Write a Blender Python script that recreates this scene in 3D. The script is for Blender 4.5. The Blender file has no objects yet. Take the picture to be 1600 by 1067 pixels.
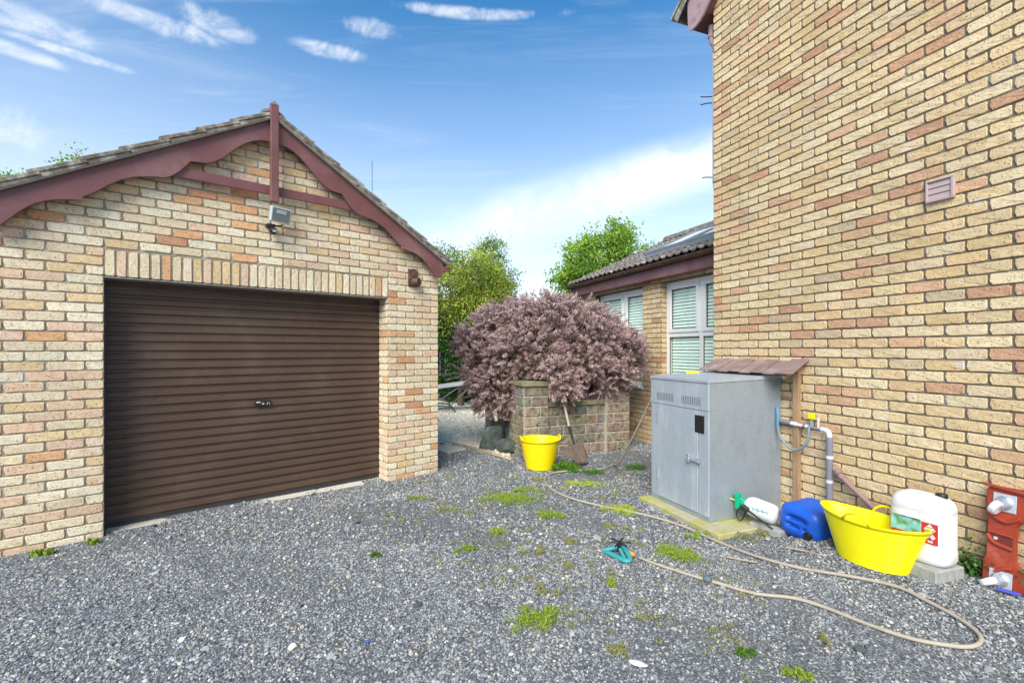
import bpy, bmesh, math, random
import numpy as np
from mathutils import Vector, Matrix
random.seed(7); rng = np.random.default_rng(7)
R = math.radians
scene = bpy.context.scene
col = scene.collection

# ------------------------------------------------------------------ camera
cam = bpy.data.cameras.new('camera'); camo = bpy.data.objects.new('camera', cam); col.objects.link(camo)
camo.location = (0, 0, 1.5); camo.rotation_euler = (R(90), 0, 0)
cam.sensor_width = 36; cam.lens = 733 / 1600 * 36; cam.shift_y = 11.5 / 1600
cam.clip_start = 0.05; cam.clip_end = 2000
scene.camera = camo

# ------------------------------------------------------------------ sky and sun
SUN_EL, SUN_AZ = R(40), R(196)          # azimuth clockwise from +Y
world = bpy.data.worlds.new('World'); scene.world = world; world.use_nodes = True
nt = world.node_tree; nt.nodes.clear()
def N(t, **k):
    n = nt.nodes.new(t)
    for a, b in k.items(): setattr(n, a, b)
    return n
def L(a, b): nt.links.new(a, b)
def M(op, a, b=None, c=None, clamp=False):
    n = N('ShaderNodeMath', operation=op); n.use_clamp = clamp
    for i, v in enumerate((a, b, c)):
        if v is None: continue
        if isinstance(v, (int, float)): n.inputs[i].default_value = v
        else: L(v, n.inputs[i])
    return n.outputs[0]
out = N('ShaderNodeOutputWorld'); bg = N('ShaderNodeBackground'); bg.inputs[1].default_value = 0.092
L(bg.outputs[0], out.inputs[0])
sky = N('ShaderNodeTexSky', sky_type='NISHITA'); sky.sun_disc = False
sky.sun_elevation = SUN_EL; sky.sun_rotation = SUN_AZ; sky.air_density = 1.0; sky.dust_density = 0.4; sky.ozone_density = 2.5
tc = N('ShaderNodeTexCoord'); sep = N('ShaderNodeSeparateXYZ'); L(tc.outputs['Generated'], sep.inputs[0])
zc = M('MAXIMUM', sep.outputs[2], 0.02)
# a flat cloud layer seen in perspective
cx = M('DIVIDE', sep.outputs[0], zc); cy = M('DIVIDE', sep.outputs[1], zc)
comb = N('ShaderNodeCombineXYZ'); L(cx, comb.inputs[0]); L(cy, comb.inputs[1])
def noise(vec, scale, detail, rough, sx=1, sy=1, rot=0, off=0, dist=0):
    mp = N('ShaderNodeMapping'); mp.inputs['Scale'].default_value = (sx, sy, 1); mp.inputs['Rotation'].default_value = (0, 0, rot)
    mp.inputs['Location'].default_value = (off, off * .7, 0)
    L(vec, mp.inputs[0]); n = N('ShaderNodeTexNoise'); n.inputs['Scale'].default_value = scale
    n.inputs['Detail'].default_value = detail; n.inputs['Roughness'].default_value = rough; n.inputs['Distortion'].default_value = dist
    L(mp.outputs[0], n.inputs['Vector']); return n.outputs[0]
def mrange(v, a, b, c=0., d=1., smooth=True):
    n = N('ShaderNodeMapRange'); n.interpolation_type = 'SMOOTHSTEP' if smooth else 'LINEAR'
    n.inputs[1].default_value = a; n.inputs[2].default_value = b; n.inputs[3].default_value = c; n.inputs[4].default_value = d
    L(v, n.inputs[0]); return n.outputs[0]
def mixc(f, a, b, blend='MIX'):
    n = N('ShaderNodeMix', data_type='RGBA', blend_type=blend)
    if isinstance(f, (int, float)): n.inputs[0].default_value = f
    else: L(f, n.inputs[0])
    for i, v in ((6, a), (7, b)):
        if isinstance(v, tuple): n.inputs[i].default_value = v
        else: L(v, n.inputs[i])
    return n.outputs[2]
tint = mixc(1.0, sky.outputs[0], (.16, .95, 1.30, 1), 'MULTIPLY')
haze_n = noise(comb.outputs[0], 0.55, 5, .55, 1, 2.2, R(18), 3.1)
zz = M('ADD', sep.outputs[2], M('MULTIPLY', M('SUBTRACT', haze_n, 0.5), -0.09))
hz = mrange(zz, 0.0, 0.66, 1, 0, False)
c1 = mixc(M('MULTIPLY', M('POWER', hz, 1.6), 1.0, clamp=True), tint, (8.6, 8.35, 8.4, 1))
wisp = mrange(noise(comb.outputs[0], 1.0, 9, .66, .7, 3.6, R(12), 51.3, .9), .50, .98)
c2 = mixc(M('MULTIPLY', wisp, 0.42), c1, (7.2, 7.4, 7.6, 1))
# small fair-weather puffs
puffs = None
blobn = noise(tc.outputs['Generated'], 11, 9, .68, 1, 1, 0, 4.2, .9)
for (px, py, rx, rz) in ((345, 40, .034, .013), (250, 38, .060, .010), (588, 46, .036, .010), (515, 80, .050, .008),
                         (28, 28, .045, .013), (740, 22, .10, .006), (12, 76, .035, .007), (112, 84, .04, .005), (-420, 90, .10, .03), (2000, 100, .2, .04)):
    d = Vector(((px - 800) / 733, 1, (545 - py) / 733)).normalized()
    dx = M('DIVIDE', M('SUBTRACT', sep.outputs[0], d.x), rx); dz = M('DIVIDE', M('SUBTRACT', sep.outputs[2], d.z), rz)
    q = M('ADD', M('MULTIPLY', dx, dx), M('MULTIPLY', dz, dz))
    f = mrange(q, 0, 3.4, 1, 0); f = M('MULTIPLY', f, M('GREATER_THAN', sep.outputs[1], 0))
    puffs = f if puffs is None else M('MAXIMUM', puffs, f)
pf = M('MULTIPLY', mrange(M('ADD', M('MULTIPLY', puffs, .40), M('MULTIPLY', blobn, 1.35)), .74, 1.42), M('POWER', puffs, .5))
c3 = mixc(M('MULTIPLY', pf, .95), c2, (6.6, 6.9, 7.3, 1))
# a broad thin bank of high cloud rising to the right
ys = M('MAXIMUM', sep.outputs[1], .05); uu = M('DIVIDE', sep.outputs[0], ys); vv_ = M('DIVIDE', sep.outputs[2], ys)
tt = M('SUBTRACT', M('SUBTRACT', vv_, .325), M('MULTIPLY', M('SUBTRACT', uu, .14), .30))
bk = M('MULTIPLY', M('MULTIPLY', mrange(tt, -.10, -.01, 0, 1), mrange(tt, .0, .085, 1, 0)), M('MULTIPLY', mrange(uu, -.30, .10), mrange(uu, .42, .85, 1, 0)))
bk = M('MULTIPLY', bk, mrange(noise(tc.outputs['Generated'], 6, 8, .62, 1, 1, 0, 2.2, .5), .25, .62, .25, 1))
c4 = mixc(M('MULTIPLY', bk, M('MULTIPLY', M('GREATER_THAN', sep.outputs[1], .05), .8)), c3, (8.3, 8.4, 8.5, 1))
L(c4, bg.inputs[0])

sun = bpy.data.lights.new('sun', 'SUN'); sun.energy = 3.3; sun.angle = R(40); sun.color = (1, .92, .79)
so = bpy.data.objects.new('sun', sun); col.objects.link(so)
sd = Vector((math.sin(SUN_AZ) * math.cos(SUN_EL), math.cos(SUN_AZ) * math.cos(SUN_EL), math.sin(SUN_EL)))
so.rotation_euler = (-sd).to_track_quat('-Z', 'Y').to_euler(); so.location = (0, -5, 12)

scene.render.engine = 'CYCLES'
scene.view_settings.view_transform = 'Standard'; scene.view_settings.look = 'None'
scene.view_settings.exposure = 0.86; scene.view_settings.gamma = 1; scene.view_settings.use_curve_mapping = False

# ------------------------------------------------------------------ materials
def mat(name, c, rough=.7, metal=0, var=.12, vscale=6, bump=.2, bscale=60, second=None, sfac=(.5, .7), sscale=2.5,
        objcol=False, coord='pos', spec=.4, stretch=(1, 1, 1), bdist=.004, coat=0, trans=0, pits=False, efflor=False, objrand=0):
    """procedural principled: base colour with fine value variation, an optional second colour in patches, bump."""
    global nt
    m = bpy.data.materials.new(name); m.use_nodes = True; nt = m.node_tree
    b = nt.nodes['Principled BSDF']
    if coord == 'pos':
        g = N('ShaderNodeNewGeometry'); vec = g.outputs['Position']
    else:
        g = N('ShaderNodeTexCoord'); vec = g.outputs['Object']
    mp = N('ShaderNodeMapping'); mp.inputs['Scale'].default_value = stretch; L(vec, mp.inputs[0]); v = mp.outputs[0]
    def nz(s, d=4, r=.6):
        n = N('ShaderNodeTexNoise'); n.inputs['Scale'].default_value = s; n.inputs['Detail'].default_value = d
        n.inputs['Roughness'].default_value = r; L(v, n.inputs['Vector']); return n.outputs[0]
    if objcol == 'attr':
        a = N('ShaderNodeAttribute'); a.attribute_name = 'tone'; base = a.outputs['Color']
    elif objcol:
        a = N('ShaderNodeObjectInfo'); base = a.outputs['Color']
    else:
        base = tuple(c) + (1,)
    if objrand:
        oi = N('ShaderNodeObjectInfo'); f = mrange(oi.outputs['Random'], 0, 1, 1 - objrand, 1 + objrand, False)
        base = mixc(1., base, f, 'MULTIPLY')
    if second:
        f = mrange(nz(sscale, 6, .65), sfac[0], sfac[1])
        base = mixc(f, base, tuple(second) + (1,))
    vv = mrange(nz(vscale, 6, .6), .25, .75, 1 - var, 1 + var, False)
    colr = mixc(1., base, vv, 'MULTIPLY')
    hgt = nz(bscale, 5, .65)
    if pits:                                  # small open pits and streaky drag marks of a wire-cut brick
        p = nz(95, 2, .5); pm = mrange(p, .60, .68)
        colr = mixc(M('MULTIPLY', pm, .62), colr, (.13, .085, .05, 1))
        warm = mrange(nz(21, 4, .6), .50, .70)
        colr = mixc(M('MULTIPLY', warm, .30), colr, (.50, .26, .13, 1))
        pale = mrange(nz(33, 4, .6), .55, .72)
        colr = mixc(M('MULTIPLY', pale, .35), colr, (.72, .63, .46, 1))
        hgt = M('SUBTRACT', hgt, M('MULTIPLY', pm, .8))
    if objcol:      # broad, uneven weathering over the whole wall
        w_ = N('ShaderNodeTexNoise'); w_.inputs['Scale'].default_value = 1.1; w_.inputs['Detail'].default_value = 7; w_.inputs['Roughness'].default_value = .7; L(vec, w_.inputs['Vector'])
        colr = mixc(1., colr, mrange(w_.outputs[0], .3, .7, .86, 1.10, False), 'MULTIPLY')
        colr = mixc(mrange(w_.outputs[0], .58, .75, 0, .30), colr, (.30, .24, .15, 1))
    if efflor:
        e = N('ShaderNodeMapping'); e.inputs['Scale'].default_value = (1.6, 1.6, 2.4); L(vec, e.inputs[0])
        n1 = N('ShaderNodeTexNoise'); n1.inputs['Scale'].default_value = 2.2; n1.inputs['Detail'].default_value = 7; n1.inputs['Roughness'].default_value = .7
        L(e.outputs[0], n1.inputs['Vector'])
        colr = mixc(mrange(n1.outputs[0], .625, .72, 0, .65), colr, (.68, .68, .70, 1))
    L(colr, b.inputs['Base Color']); b.inputs['Roughness'].default_value = rough; b.inputs['Metallic'].default_value = metal
    b.inputs['Specular IOR Level'].default_value = spec; b.inputs['Coat Weight'].default_value = coat
    if trans: b.inputs['Transmission Weight'].default_value = trans
    if bump:
        bn = N('ShaderNodeBump'); bn.inputs['Strength'].default_value = bump; bn.inputs['Distance'].default_value = bdist
        L(hgt, bn.inputs['Height']); L(bn.outputs[0], b.inputs['Normal'])
    return m

MT = {}
MT['brick'] = mat('brick_face', (.6, .5, .36), .88, var=.13, vscale=28, bump=.75, bscale=75, objcol=True, pits=True, efflor=False, bdist=.005)
MT['brick_far'] = mat('brick_face_joined', (.6, .5, .36), .88, var=.13, vscale=28, bump=.75, bscale=75, objcol='attr', pits=True, bdist=.005)
MT['brick_h'] = mat('house_brick_face', (.6, .5, .36), .88, var=.13, vscale=28, bump=.75, bscale=75, objcol=True, pits=True, efflor=True, bdist=.005)
MT['brick_hfar'] = mat('house_brick_face_joined', (.6, .5, .36), .88, var=.13, vscale=28, bump=.75, bscale=75, objcol='attr', pits=True, efflor=True, bdist=.005)
MT['mortar'] = mat('mortar', (.29, .245, .18), .95, var=.25, vscale=18, bump=.8, bscale=90, second=(.42, .40, .35), sscale=3)
MT['mortar_h'] = mat('mortar_house', (.175, .145, .105), .95, var=.25, vscale=18, bump=.8, bscale=90, second=(.34, .33, .31), sscale=1.7, sfac=(.55, .7))
MT['maroon'] = mat('maroon_paint', (.165, .066, .066), .45, var=.16, vscale=5, bump=.15, bscale=140, second=(.235, .125, .125), sscale=1.6, sfac=(.45, .75))
MT['maroon_pale'] = mat('faded_maroon_board', (.40, .27, .28), .55, var=.12, bump=.15, second=(.28, .15, .16), sscale=9, sfac=(.5, .75))
MT['tile'] = mat('concrete_roof_tile', (.15, .125, .105), .95, var=.35, vscale=12, bump=.6, bscale=60, second=(.36, .34, .29), sscale=11, sfac=(.42, .68), objrand=.15)
MT['tile_ext'] = mat('weathered_roof_tile', (.17, .145, .125), .95, var=.3, vscale=18, bump=.8, bscale=60, second=(.34, .31, .26), sscale=9, sfac=(.5, .66), objrand=.22)
MT['undercloak'] = mat('grey_undercloak_board', (.30, .28, .25), .9, var=.2)
MT['door'] = mat('brown_coated_steel', (.088, .052, .036), .50, var=.06, vscale=7, bump=.04, bscale=200, second=(.13, .088, .068), sscale=2.5, sfac=(.4, .9), spec=.4)
MT['black'] = mat('black_plastic', (.015, .015, .016), .45, var=.2, bump=.05)
MT['rubber'] = mat('dark_rubber', (.03, .03, .03), .7, var=.2)
MT['white_pl'] = mat('white_plastic', (.68, .68, .69), .4, var=.06, vscale=4, bump=.05, second=(.56, .53, .47), sscale=6, sfac=(.55, .8))
MT['upvc'] = mat('white_window_frame', (.84, .83, .79), .35, var=.03, bump=0)
MT['blind'] = mat('pale_green_blind', (.84, .95, .87), .6, var=.04, bump=0)
MT['seal'] = mat('dark_window_seal', (.04, .045, .05), .6, var=.1, bump=0)
MT['unlit_room'] = mat('window_unlit_sheet', (.05, .06, .055), .9, var=.1, bump=0)  # near-black colour stands in for the unlit room behind the blinds
MT['lintel'] = mat('grey_steel_lintel', (.27, .26, .24), .7, var=.15)
MT['galv'] = mat('galvanised_sheet', (.42, .475, .53), .42, metal=.32, var=.10, vscale=90, bump=.05, bscale=90, second=(.56, .61, .66), sscale=7, sfac=(.42, .8), stretch=(1, 1, .22))
MT['galv_shaded'] = mat('galvanised_sheet_shaded', (.33, .375, .425), .45, metal=.35, var=.16, vscale=120, bump=.05, bscale=90, second=(.27, .31, .35), sscale=9, sfac=(.42, .8), stretch=(1, 1, .5))  # darker copy of the front sheet: the side's shade is in its colour
MT['steel'] = mat('bright_steel', (.55, .57, .6), .35, metal=.7, var=.1, bump=.05)
MT['zinc'] = mat('zinc_plate', (.58, .62, .68), .4, metal=.4, var=.08, bump=.05)
MT['slab_y'] = mat('mossy_concrete_slab', (.42, .38, .25), .92, var=.15, vscale=20, bump=.5, second=(.38, .37, .10), sscale=4, sfac=(.42, .62))
MT['conc'] = mat('grey_concrete', (.33, .33, .32), .93, var=.2, vscale=30, bump=.6, second=(.24, .25, .2), sscale=7)
MT['conc_pale'] = mat('cream_paving', (.58, .54, .45), .93, var=.15, vscale=20, bump=.5)
MT['wood'] = mat('weathered_timber', (.34, .21, .12), .85, var=.25, vscale=30, bump=.4, stretch=(1, 1, .12), second=(.42, .30, .2), sscale=8)
MT['wood_edge'] = mat('timber_edging', (.38, .30, .20), .9, var=.3, vscale=20, bump=.4)
MT['cantile'] = mat('brown_plain_tile', (.235, .155, .14), .8, var=.18, vscale=14, bump=.4, second=(.32, .25, .235), sscale=6, sfac=(.45, .7), objrand=.12)
MT['yellow'] = mat('yellow_plastic', (.87, .77, .0), .42, var=.04, bump=.03, coord='obj', spec=.45)
MT['yellow_b'] = mat('deep_yellow_plastic', (.86, .66, .0), .42, var=.04, bump=.03, coord='obj')
MT['blue'] = mat('blue_plastic', (.012, .095, .52), .38, var=.08, bump=.05, bscale=150)
MT['red'] = mat('red_plastic', (.33, .045, .020), .5, var=.18, vscale=10, bump=.12, second=(.42, .10, .06), sscale=8, sfac=(.5, .75))
MT['hose'] = mat('beige_hose', (.40, .34, .27), .6, var=.14, vscale=10, bump=.1, second=(.30, .25, .19), sscale=4)
MT['teal'] = mat('teal_plastic', (.04, .29, .30), .45, var=.1, bump=.05)
MT['green_pl'] = mat('green_plastic', (.0, .36, .19), .45, var=.1, bump=.05)
MT['orange'] = mat('orange_plastic', (.75, .27, .02), .45, var=.1, bump=.05)
MT['bluehose'] = mat('blue_hose', (.10, .26, .40), .5, var=.1, bump=.05)
MT['greyhose'] = mat('grey_hose', (.19, .25, .29), .5, var=.1, bump=.05)
MT['greypipe'] = mat('grey_pipe', (.20, .20, .24), .5, var=.12, bump=.05)
MT['brownpipe'] = mat('brown_waste_pipe', (.27, .17, .15), .6, var=.15, bump=.1)
MT['lightpipe'] = mat('pale_pipe', (.60, .60, .66), .45, var=.08, bump=.03)
MT['blackmetal'] = mat('dark_metal', (.05, .055, .06), .5, metal=.3, var=.15, bump=.1)
MT['rust'] = mat('rusty_blade', (.16, .115, .085), .8, metal=.2, var=.3, vscale=15, bump=.3, second=(.24, .20, .16), sscale=8)
MT['brownbox'] = mat('brown_box', (.085, .04, .025), .55, var=.25, vscale=25, bump=.2, second=(.2, .1, .06), sscale=12)
MT['glass_lamp'] = mat('lamp_glass', (.13, .17, .17), .25, var=.15, vscale=20, bump=.05, spec=.8)
MT['stone'] = mat('sandstone_block', (.3, .25, .19), .95, var=.35, vscale=24, bump=.9, bscale=45, objcol=True, second=(.12, .10, .08), sscale=13, sfac=(.42, .66), bdist=.014)
MT['coping'] = mat('mossy_coping_stone', (.25, .225, .15), .93, var=.25, vscale=16, bump=.7, second=(.16, .17, .075), sscale=5, sfac=(.4, .65))
MT['boulder'] = mat('dark_green_boulder', (.06, .075, .065), .8, var=.4, vscale=9, bump=.7, bscale=18, second=(.15, .18, .17), sscale=3, sfac=(.5, .7), bdist=.02)
MT['pale_purple'] = mat('pale_mauve_grille', (.46, .34, .34), .5, var=.06, bump=.05)
MT['redlabel'] = mat('red_label', (.55, .03, .03), .5, var=.05, bump=0)
MT['label_teal'] = mat('printed_label', (.25, .55, .55), .5, var=.3, vscale=25, bump=0, second=(.12, .28, .10), sscale=16, sfac=(.45, .6))
MT['bluerag'] = mat('blue_strap', (.06, .08, .45), .6, var=.15)
MT['fence'] = mat('grey_fence_board', (.17, .155, .16), .9, var=.3, vscale=14, bump=.4, stretch=(1, 1, .2), objrand=.2)
MT['bark'] = mat('bark', (.12, .095, .07), .95, var=.3, bump=.6)
MT['lounger'] = mat('pale_grey_board', (.38, .40, .42), .7, var=.12, bump=.1)
MT['loungeleg'] = mat('green_grey_tube', (.06, .08, .075), .5, var=.15, bump=.1)
MT['velux'] = mat('rooflight_flashing', (.30, .33, .36), .4, metal=.3, var=.15, bump=.05)

def glassmat(name, c, rough, alpha_mix=0.0):
    m = bpy.data.materials.new(name); m.use_nodes = True; n = m.node_tree; n.nodes.clear()
    o = n.nodes.new('ShaderNodeOutputMaterial'); mx = n.nodes.new('ShaderNodeMixShader'); tr = n.nodes.new('ShaderNodeBsdfTransparent')
    gl = n.nodes.new('ShaderNodeBsdfGlossy'); gl.inputs['Roughness'].default_value = rough; tr.inputs[0].default_value = c
    lw = n.nodes.new('ShaderNodeLayerWeight'); pw = n.nodes.new('ShaderNodeMath'); pw.operation = 'POWER'; pw.inputs[1].default_value = 4.5; n.links.new(lw.outputs['Facing'], pw.inputs[0])
    fr = n.nodes.new('ShaderNodeMath'); fr.operation = 'MULTIPLY_ADD'; fr.inputs[1].default_value = .9; fr.inputs[2].default_value = .04; n.links.new(pw.outputs[0], fr.inputs[0])
    ad = n.nodes.new('ShaderNodeMath'); ad.operation = 'ADD'; ad.inputs[1].default_value = alpha_mix; n.links.new(fr.outputs[0], ad.inputs[0])
    n.links.new(ad.outputs[0], mx.inputs[0]); n.links.new(tr.outputs[0], mx.inputs[1]); n.links.new(gl.outputs[0], mx.inputs[2])
    n.links.new(mx.outputs[0], o.inputs[0]); return m
MT['glass'] = glassmat('window_glass', (.95, 1.0, .97, 1), .02)
MT['roofglass'] = glassmat('rooflight_glass', (.5, .55, .6, 1), .03, .75)

def leafmat(name, cols, trans=.35, rough=.55, spec=.3):
    """leaf colour picked per leaf from an attribute through a ramp"""
    global nt
    m = bpy.data.materials.new(name); m.use_nodes = True; nt = m.node_tree
    b = nt.nodes['Principled BSDF']; a = N('ShaderNodeAttribute'); a.attribute_name = 'tone'
    rp = N('ShaderNodeValToRGB'); el = rp.color_ramp.elements
    while len(el) > 1: el.remove(el[-1])
    for i, (p, c) in enumerate(cols):
        e = el[0] if i == 0 else el.new(p)
        e.position = p; e.color = tuple(c) + (1,)
    L(a.outputs['Fac'], rp.inputs[0]); L(rp.outputs[0], b.inputs['Base Color'])
    b.inputs['Roughness'].default_value = rough; b.inputs['Specular IOR Level'].default_value = spec
    t = N('ShaderNodeBsdfTranslucent'); L(rp.outputs[0], t.inputs[0])
    mx = N('ShaderNodeMixShader'); mx.inputs[0].default_value = trans
    o = nt.nodes['Material Output']; L(b.outputs[0], mx.inputs[1]); L(t.outputs[0], mx.inputs[2]); L(mx.outputs[0], o.inputs[0])
    return m
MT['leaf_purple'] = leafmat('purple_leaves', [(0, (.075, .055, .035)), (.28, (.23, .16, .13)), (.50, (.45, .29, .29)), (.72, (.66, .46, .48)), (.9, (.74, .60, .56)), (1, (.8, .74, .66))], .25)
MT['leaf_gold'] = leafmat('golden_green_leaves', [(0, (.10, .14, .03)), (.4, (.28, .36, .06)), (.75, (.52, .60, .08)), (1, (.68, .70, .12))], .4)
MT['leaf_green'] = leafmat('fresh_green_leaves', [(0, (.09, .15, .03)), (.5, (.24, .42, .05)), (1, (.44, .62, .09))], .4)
MT['leaf_dark'] = leafmat('ivy_leaves', [(0, (.02, .055, .016)), (.6, (.055, .15, .035)), (1, (.14, .27, .06))], .2)
MT['leaf_moss'] = leafmat('moss_leaves', [(0, (.14, .19, .03)), (.5, (.30, .42, .05)), (1, (.46, .56, .10))], .35)
MT['leaf_mossy'] = leafmat('yellow_moss_leaves', [(0, (.26, .28, .04)), (.5, (.48, .58, .06)), (1, (.64, .70, .10))], .35)
MT['leaf_olive'] = leafmat('sparse_weed_leaves', [(0, (.26, .20, .11)), (.5, (.32, .31, .13)), (1, (.38, .44, .14))], .3)
MT['leaf_grass'] = leafmat('grass_blades', [(0, (.04, .10, .012)), (.5, (.09, .22, .02)), (1, (.16, .34, .03))], .35)

# ------------------------------------------------------------------ builders
def tag(o, label=None, cat=None, group=None, kind=None):
    if label: o['label'] = label
    if cat: o['category'] = cat
    if group: o['group'] = group
    if kind: o['kind'] = kind
    return o
def empty(name, label=None, cat=None, loc=(0, 0, 0), rz=0, group=None):
    o = bpy.data.objects.new(name, None); o.empty_display_size = .1; col.objects.link(o)
    o.location = loc; o.rotation_euler = (0, 0, rz); return tag(o, label, cat, group)
def link(name, me, parent=None, loc=None, rot=None):
    o = bpy.data.objects.new(name, me); col.objects.link(o)
    if parent: o.parent = parent
    if loc is not None: o.location = loc
    if rot is not None: o.rotation_euler = rot
    return o
class MB:
    def __init__(s): s.v = []; s.f = []
    def add(s, vs, fs):
        o = len(s.v); s.v += [tuple(v) for v in vs]; s.f += [tuple(i + o for i in f) for f in fs]; return s
    def box(s, x0, x1, y0, y1, z0, z1):
        return s.add([(x, y, z) for x in (x0, x1) for y in (y0, y1) for z in (z0, z1)],
                     [(0, 1, 3, 2), (4, 6, 7, 5), (0, 4, 5, 1), (2, 3, 7, 6), (0, 2, 6, 4), (1, 5, 7, 3)])
    def obox(s, c, ax, ay, az, hx, hy, hz):
        c, ax, ay, az = map(Vector, (c, ax, ay, az)); vs = []
        for i in (-1, 1):
            for j in (-1, 1):
                for k in (-1, 1): vs.append(c + ax * hx * i + ay * hy * j + az * hz * k)
        return s.add(vs, [(0, 1, 3, 2), (4, 6, 7, 5), (0, 4, 5, 1), (2, 3, 7, 6), (0, 2, 6, 4), (1, 5, 7, 3)])
    def bar(s, a, b, w, h=None, up=(0, 0, 1)):
        a, b = Vector(a), Vector(b); d = b - a; l = d.length; d.normalize(); u = Vector(up)
        if abs(d.dot(u)) > .95: u = Vector((1, 0, 0))
        sd_ = d.cross(u).normalized(); u = sd_.cross(d)
        return s.obox((a + b) / 2, d, sd_, u, l / 2, w / 2, (h or w) / 2)
    def tube(s, pts, r, n=8, cap=True):
        pts = [Vector(p) for p in pts]; rs = r if isinstance(r, (list, tuple)) else [r] * len(pts)
        u = None; rings = []
        for i, p in enumerate(pts):
            t = (pts[min(i + 1, len(pts) - 1)] - pts[max(i - 1, 0)]).normalized()
            if u is None:
                u = t.cross(Vector((0, 0, 1)) if abs(t.z) < .9 else Vector((1, 0, 0))).normalized()
            else: u = (u - t * u.dot(t)).normalized()
            w = t.cross(u)
            rings.append([p + (u * math.cos(2 * math.pi * k / n) + w * math.sin(2 * math.pi * k / n)) * rs[i] for k in range(n)])
        return s.rings(rings, cap)
    def rings(s, rings, cap=True, capa=None, capb=None):
        n = len(rings[0]); vs = [v for r_ in rings for v in r_]; fs = []
        for i in range(len(rings) - 1):
            for k in range(n):
                a = i * n + k; b = i * n + (k + 1) % n; fs.append((a, b, b + n, a + n))
        if cap if capa is None else capa: fs.append(tuple(range(n))[::-1])
        if cap if capb is None else capb: fs.append(tuple(range((len(rings) - 1) * n, len(rings) * n)))
        return s.add(vs, fs)
    def lathe(s, prof, n=24, c=(0, 0, 0), ax=(0, 0, 1), cap=True):
        ax = Vector(ax).normalized(); u = ax.cross(Vector((1, 0, 0)) if abs(ax.x) < .9 else Vector((0, 1, 0))).normalized(); w = ax.cross(u); c = Vector(c)
        return s.rings([[c + ax * z + (u * math.cos(2 * math.pi * k / n) + w * math.sin(2 * math.pi * k / n)) * r for k in range(n)] for r, z in prof], cap)
    def prism(s, pts, y0, y1):
        """polygon in local x,z extruded along y"""
        n = len(pts); vs = [(x, y0, z) for x, z in pts] + [(x, y1, z) for x, z in pts]
        fs = [tuple(range(n)), tuple(range(n, 2 * n))[::-1]] + [(i, i + n, (i + 1) % n + n, (i + 1) % n) for i in range(n)]
        return s.add(vs, fs)
    def mesh(s, name, m, smooth=False, bevel=0, seg=1, subsurf=0):
        me = bpy.data.meshes.new(name); me.from_pydata(s.v, [], s.f)
        bm = bmesh.new(); bm.from_mesh(me); bmesh.ops.recalc_face_normals(bm, faces=bm.faces)
        if bevel: bmesh.ops.bevel(bm, geom=[e for e in bm.edges if e.calc_face_angle(0) > R(40)], offset=bevel, segments=seg, affect='EDGES', profile=.5, clamp_overlap=True)
        bm.to_mesh(me); bm.free()
        if smooth: me.shade_smooth() if hasattr(me, 'shade_smooth') else None
        if smooth: me.polygons.foreach_set('use_smooth', [True] * len(me.polygons))
        me.materials.append(m if not isinstance(m, str) else MT[m]); return me
    def build(s, name, m, parent=None, smooth=False, bevel=0, seg=1, loc=None, rot=None):
        o = link(name, s.mesh(name, m, smooth, bevel, seg), parent, loc, rot)
        if smooth and smooth != 'full':
            try:
                md = o.modifiers.new('edge', 'EDGE_SPLIT'); md.split_angle = R(38)
            except Exception: pass
        return o
def spline(pts, n=8):
    P = [Vector(p) for p in pts]; out = []
    for i in range(len(P) - 1):
        p0, p1, p2, p3 = P[max(i - 1, 0)], P[i], P[i + 1], P[min(i + 2, len(P) - 1)]
        for k in range(n):
            t = k / n
            out.append(.5 * ((2 * p1) + (-p0 + p2) * t + (2 * p0 - 5 * p1 + 4 * p2 - p3) * t * t + (-p0 + 3 * p1 - 3 * p2 + p3) * t ** 3))
    return out + [P[-1]]
def rawmesh(name, V, F_, m, tone=None, toneC=None):
    """fast mesh from numpy quads/tris, tone = one value per face"""
    me = bpy.data.meshes.new(name); n = F_.shape[1]
    me.vertices.add(len(V)); me.vertices.foreach_set('co', V.astype(np.float32).ravel())
    me.loops.add(F_.size); me.loops.foreach_set('vertex_index', F_.astype(np.int32).ravel())
    me.polygons.add(len(F_)); me.polygons.foreach_set('loop_start', np.arange(0, F_.size, n, dtype=np.int32))
    if tone is not None:
        a = me.attributes.new('tone', 'FLOAT', 'FACE'); a.data.foreach_set('value', tone.astype(np.float32))
    if toneC is not None:
        a = me.attributes.new('tone', 'FLOAT_COLOR', 'FACE'); a.data.foreach_set('color', toneC.astype(np.float32).ravel())
    me.polygons.foreach_set('use_smooth', np.zeros(len(F_), dtype=bool)); me.update(calc_edges=True); me.validate(); me.materials.append(MT[m] if isinstance(m, str) else m); return me

GF = ((-2.320, 4.559), R(40.5))       # garage frame: x along the front, y into the garage
HF = ((2.150, 5.003), R(-69.3))       # house frame: x along the side wall towards the viewer, y into the house
def W(fr, x, y, z=0):
    (ox, oy), a = fr; return Vector((ox + math.cos(a) * x - math.sin(a) * y, oy + math.sin(a) * x + math.cos(a) * y, z))
def LOC(fr, X, Y):
    (ox, oy), a = fr; dx, dy = X - ox, Y - oy; return (dx * math.cos(a) + dy * math.sin(a), -dx * math.sin(a) + dy * math.cos(a))
def project(p): return (800 + 733 * p.x / p.y, 545 - 733 * (p.z - 1.5) / p.y) if p.y > .05 else (9e9, 9e9)
def sstep(a, b, v): t = min(max((v - a) / (b - a), 0), 1); return t * t * (3 - 2 * t)
def gz(X, Y):
    """ground height: a slight bank of gravel against the house wall, soft unevenness elsewhere"""
    hx, hy = LOC(HF, X, Y)
    return .085 * sstep(.95, 1.6, hx) * sstep(-1.3, -.45, hy) + .010 * math.sin(X * 1.7 + .4) * math.cos(Y * 1.3) * sstep(0, 1, 8 - Y)

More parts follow.
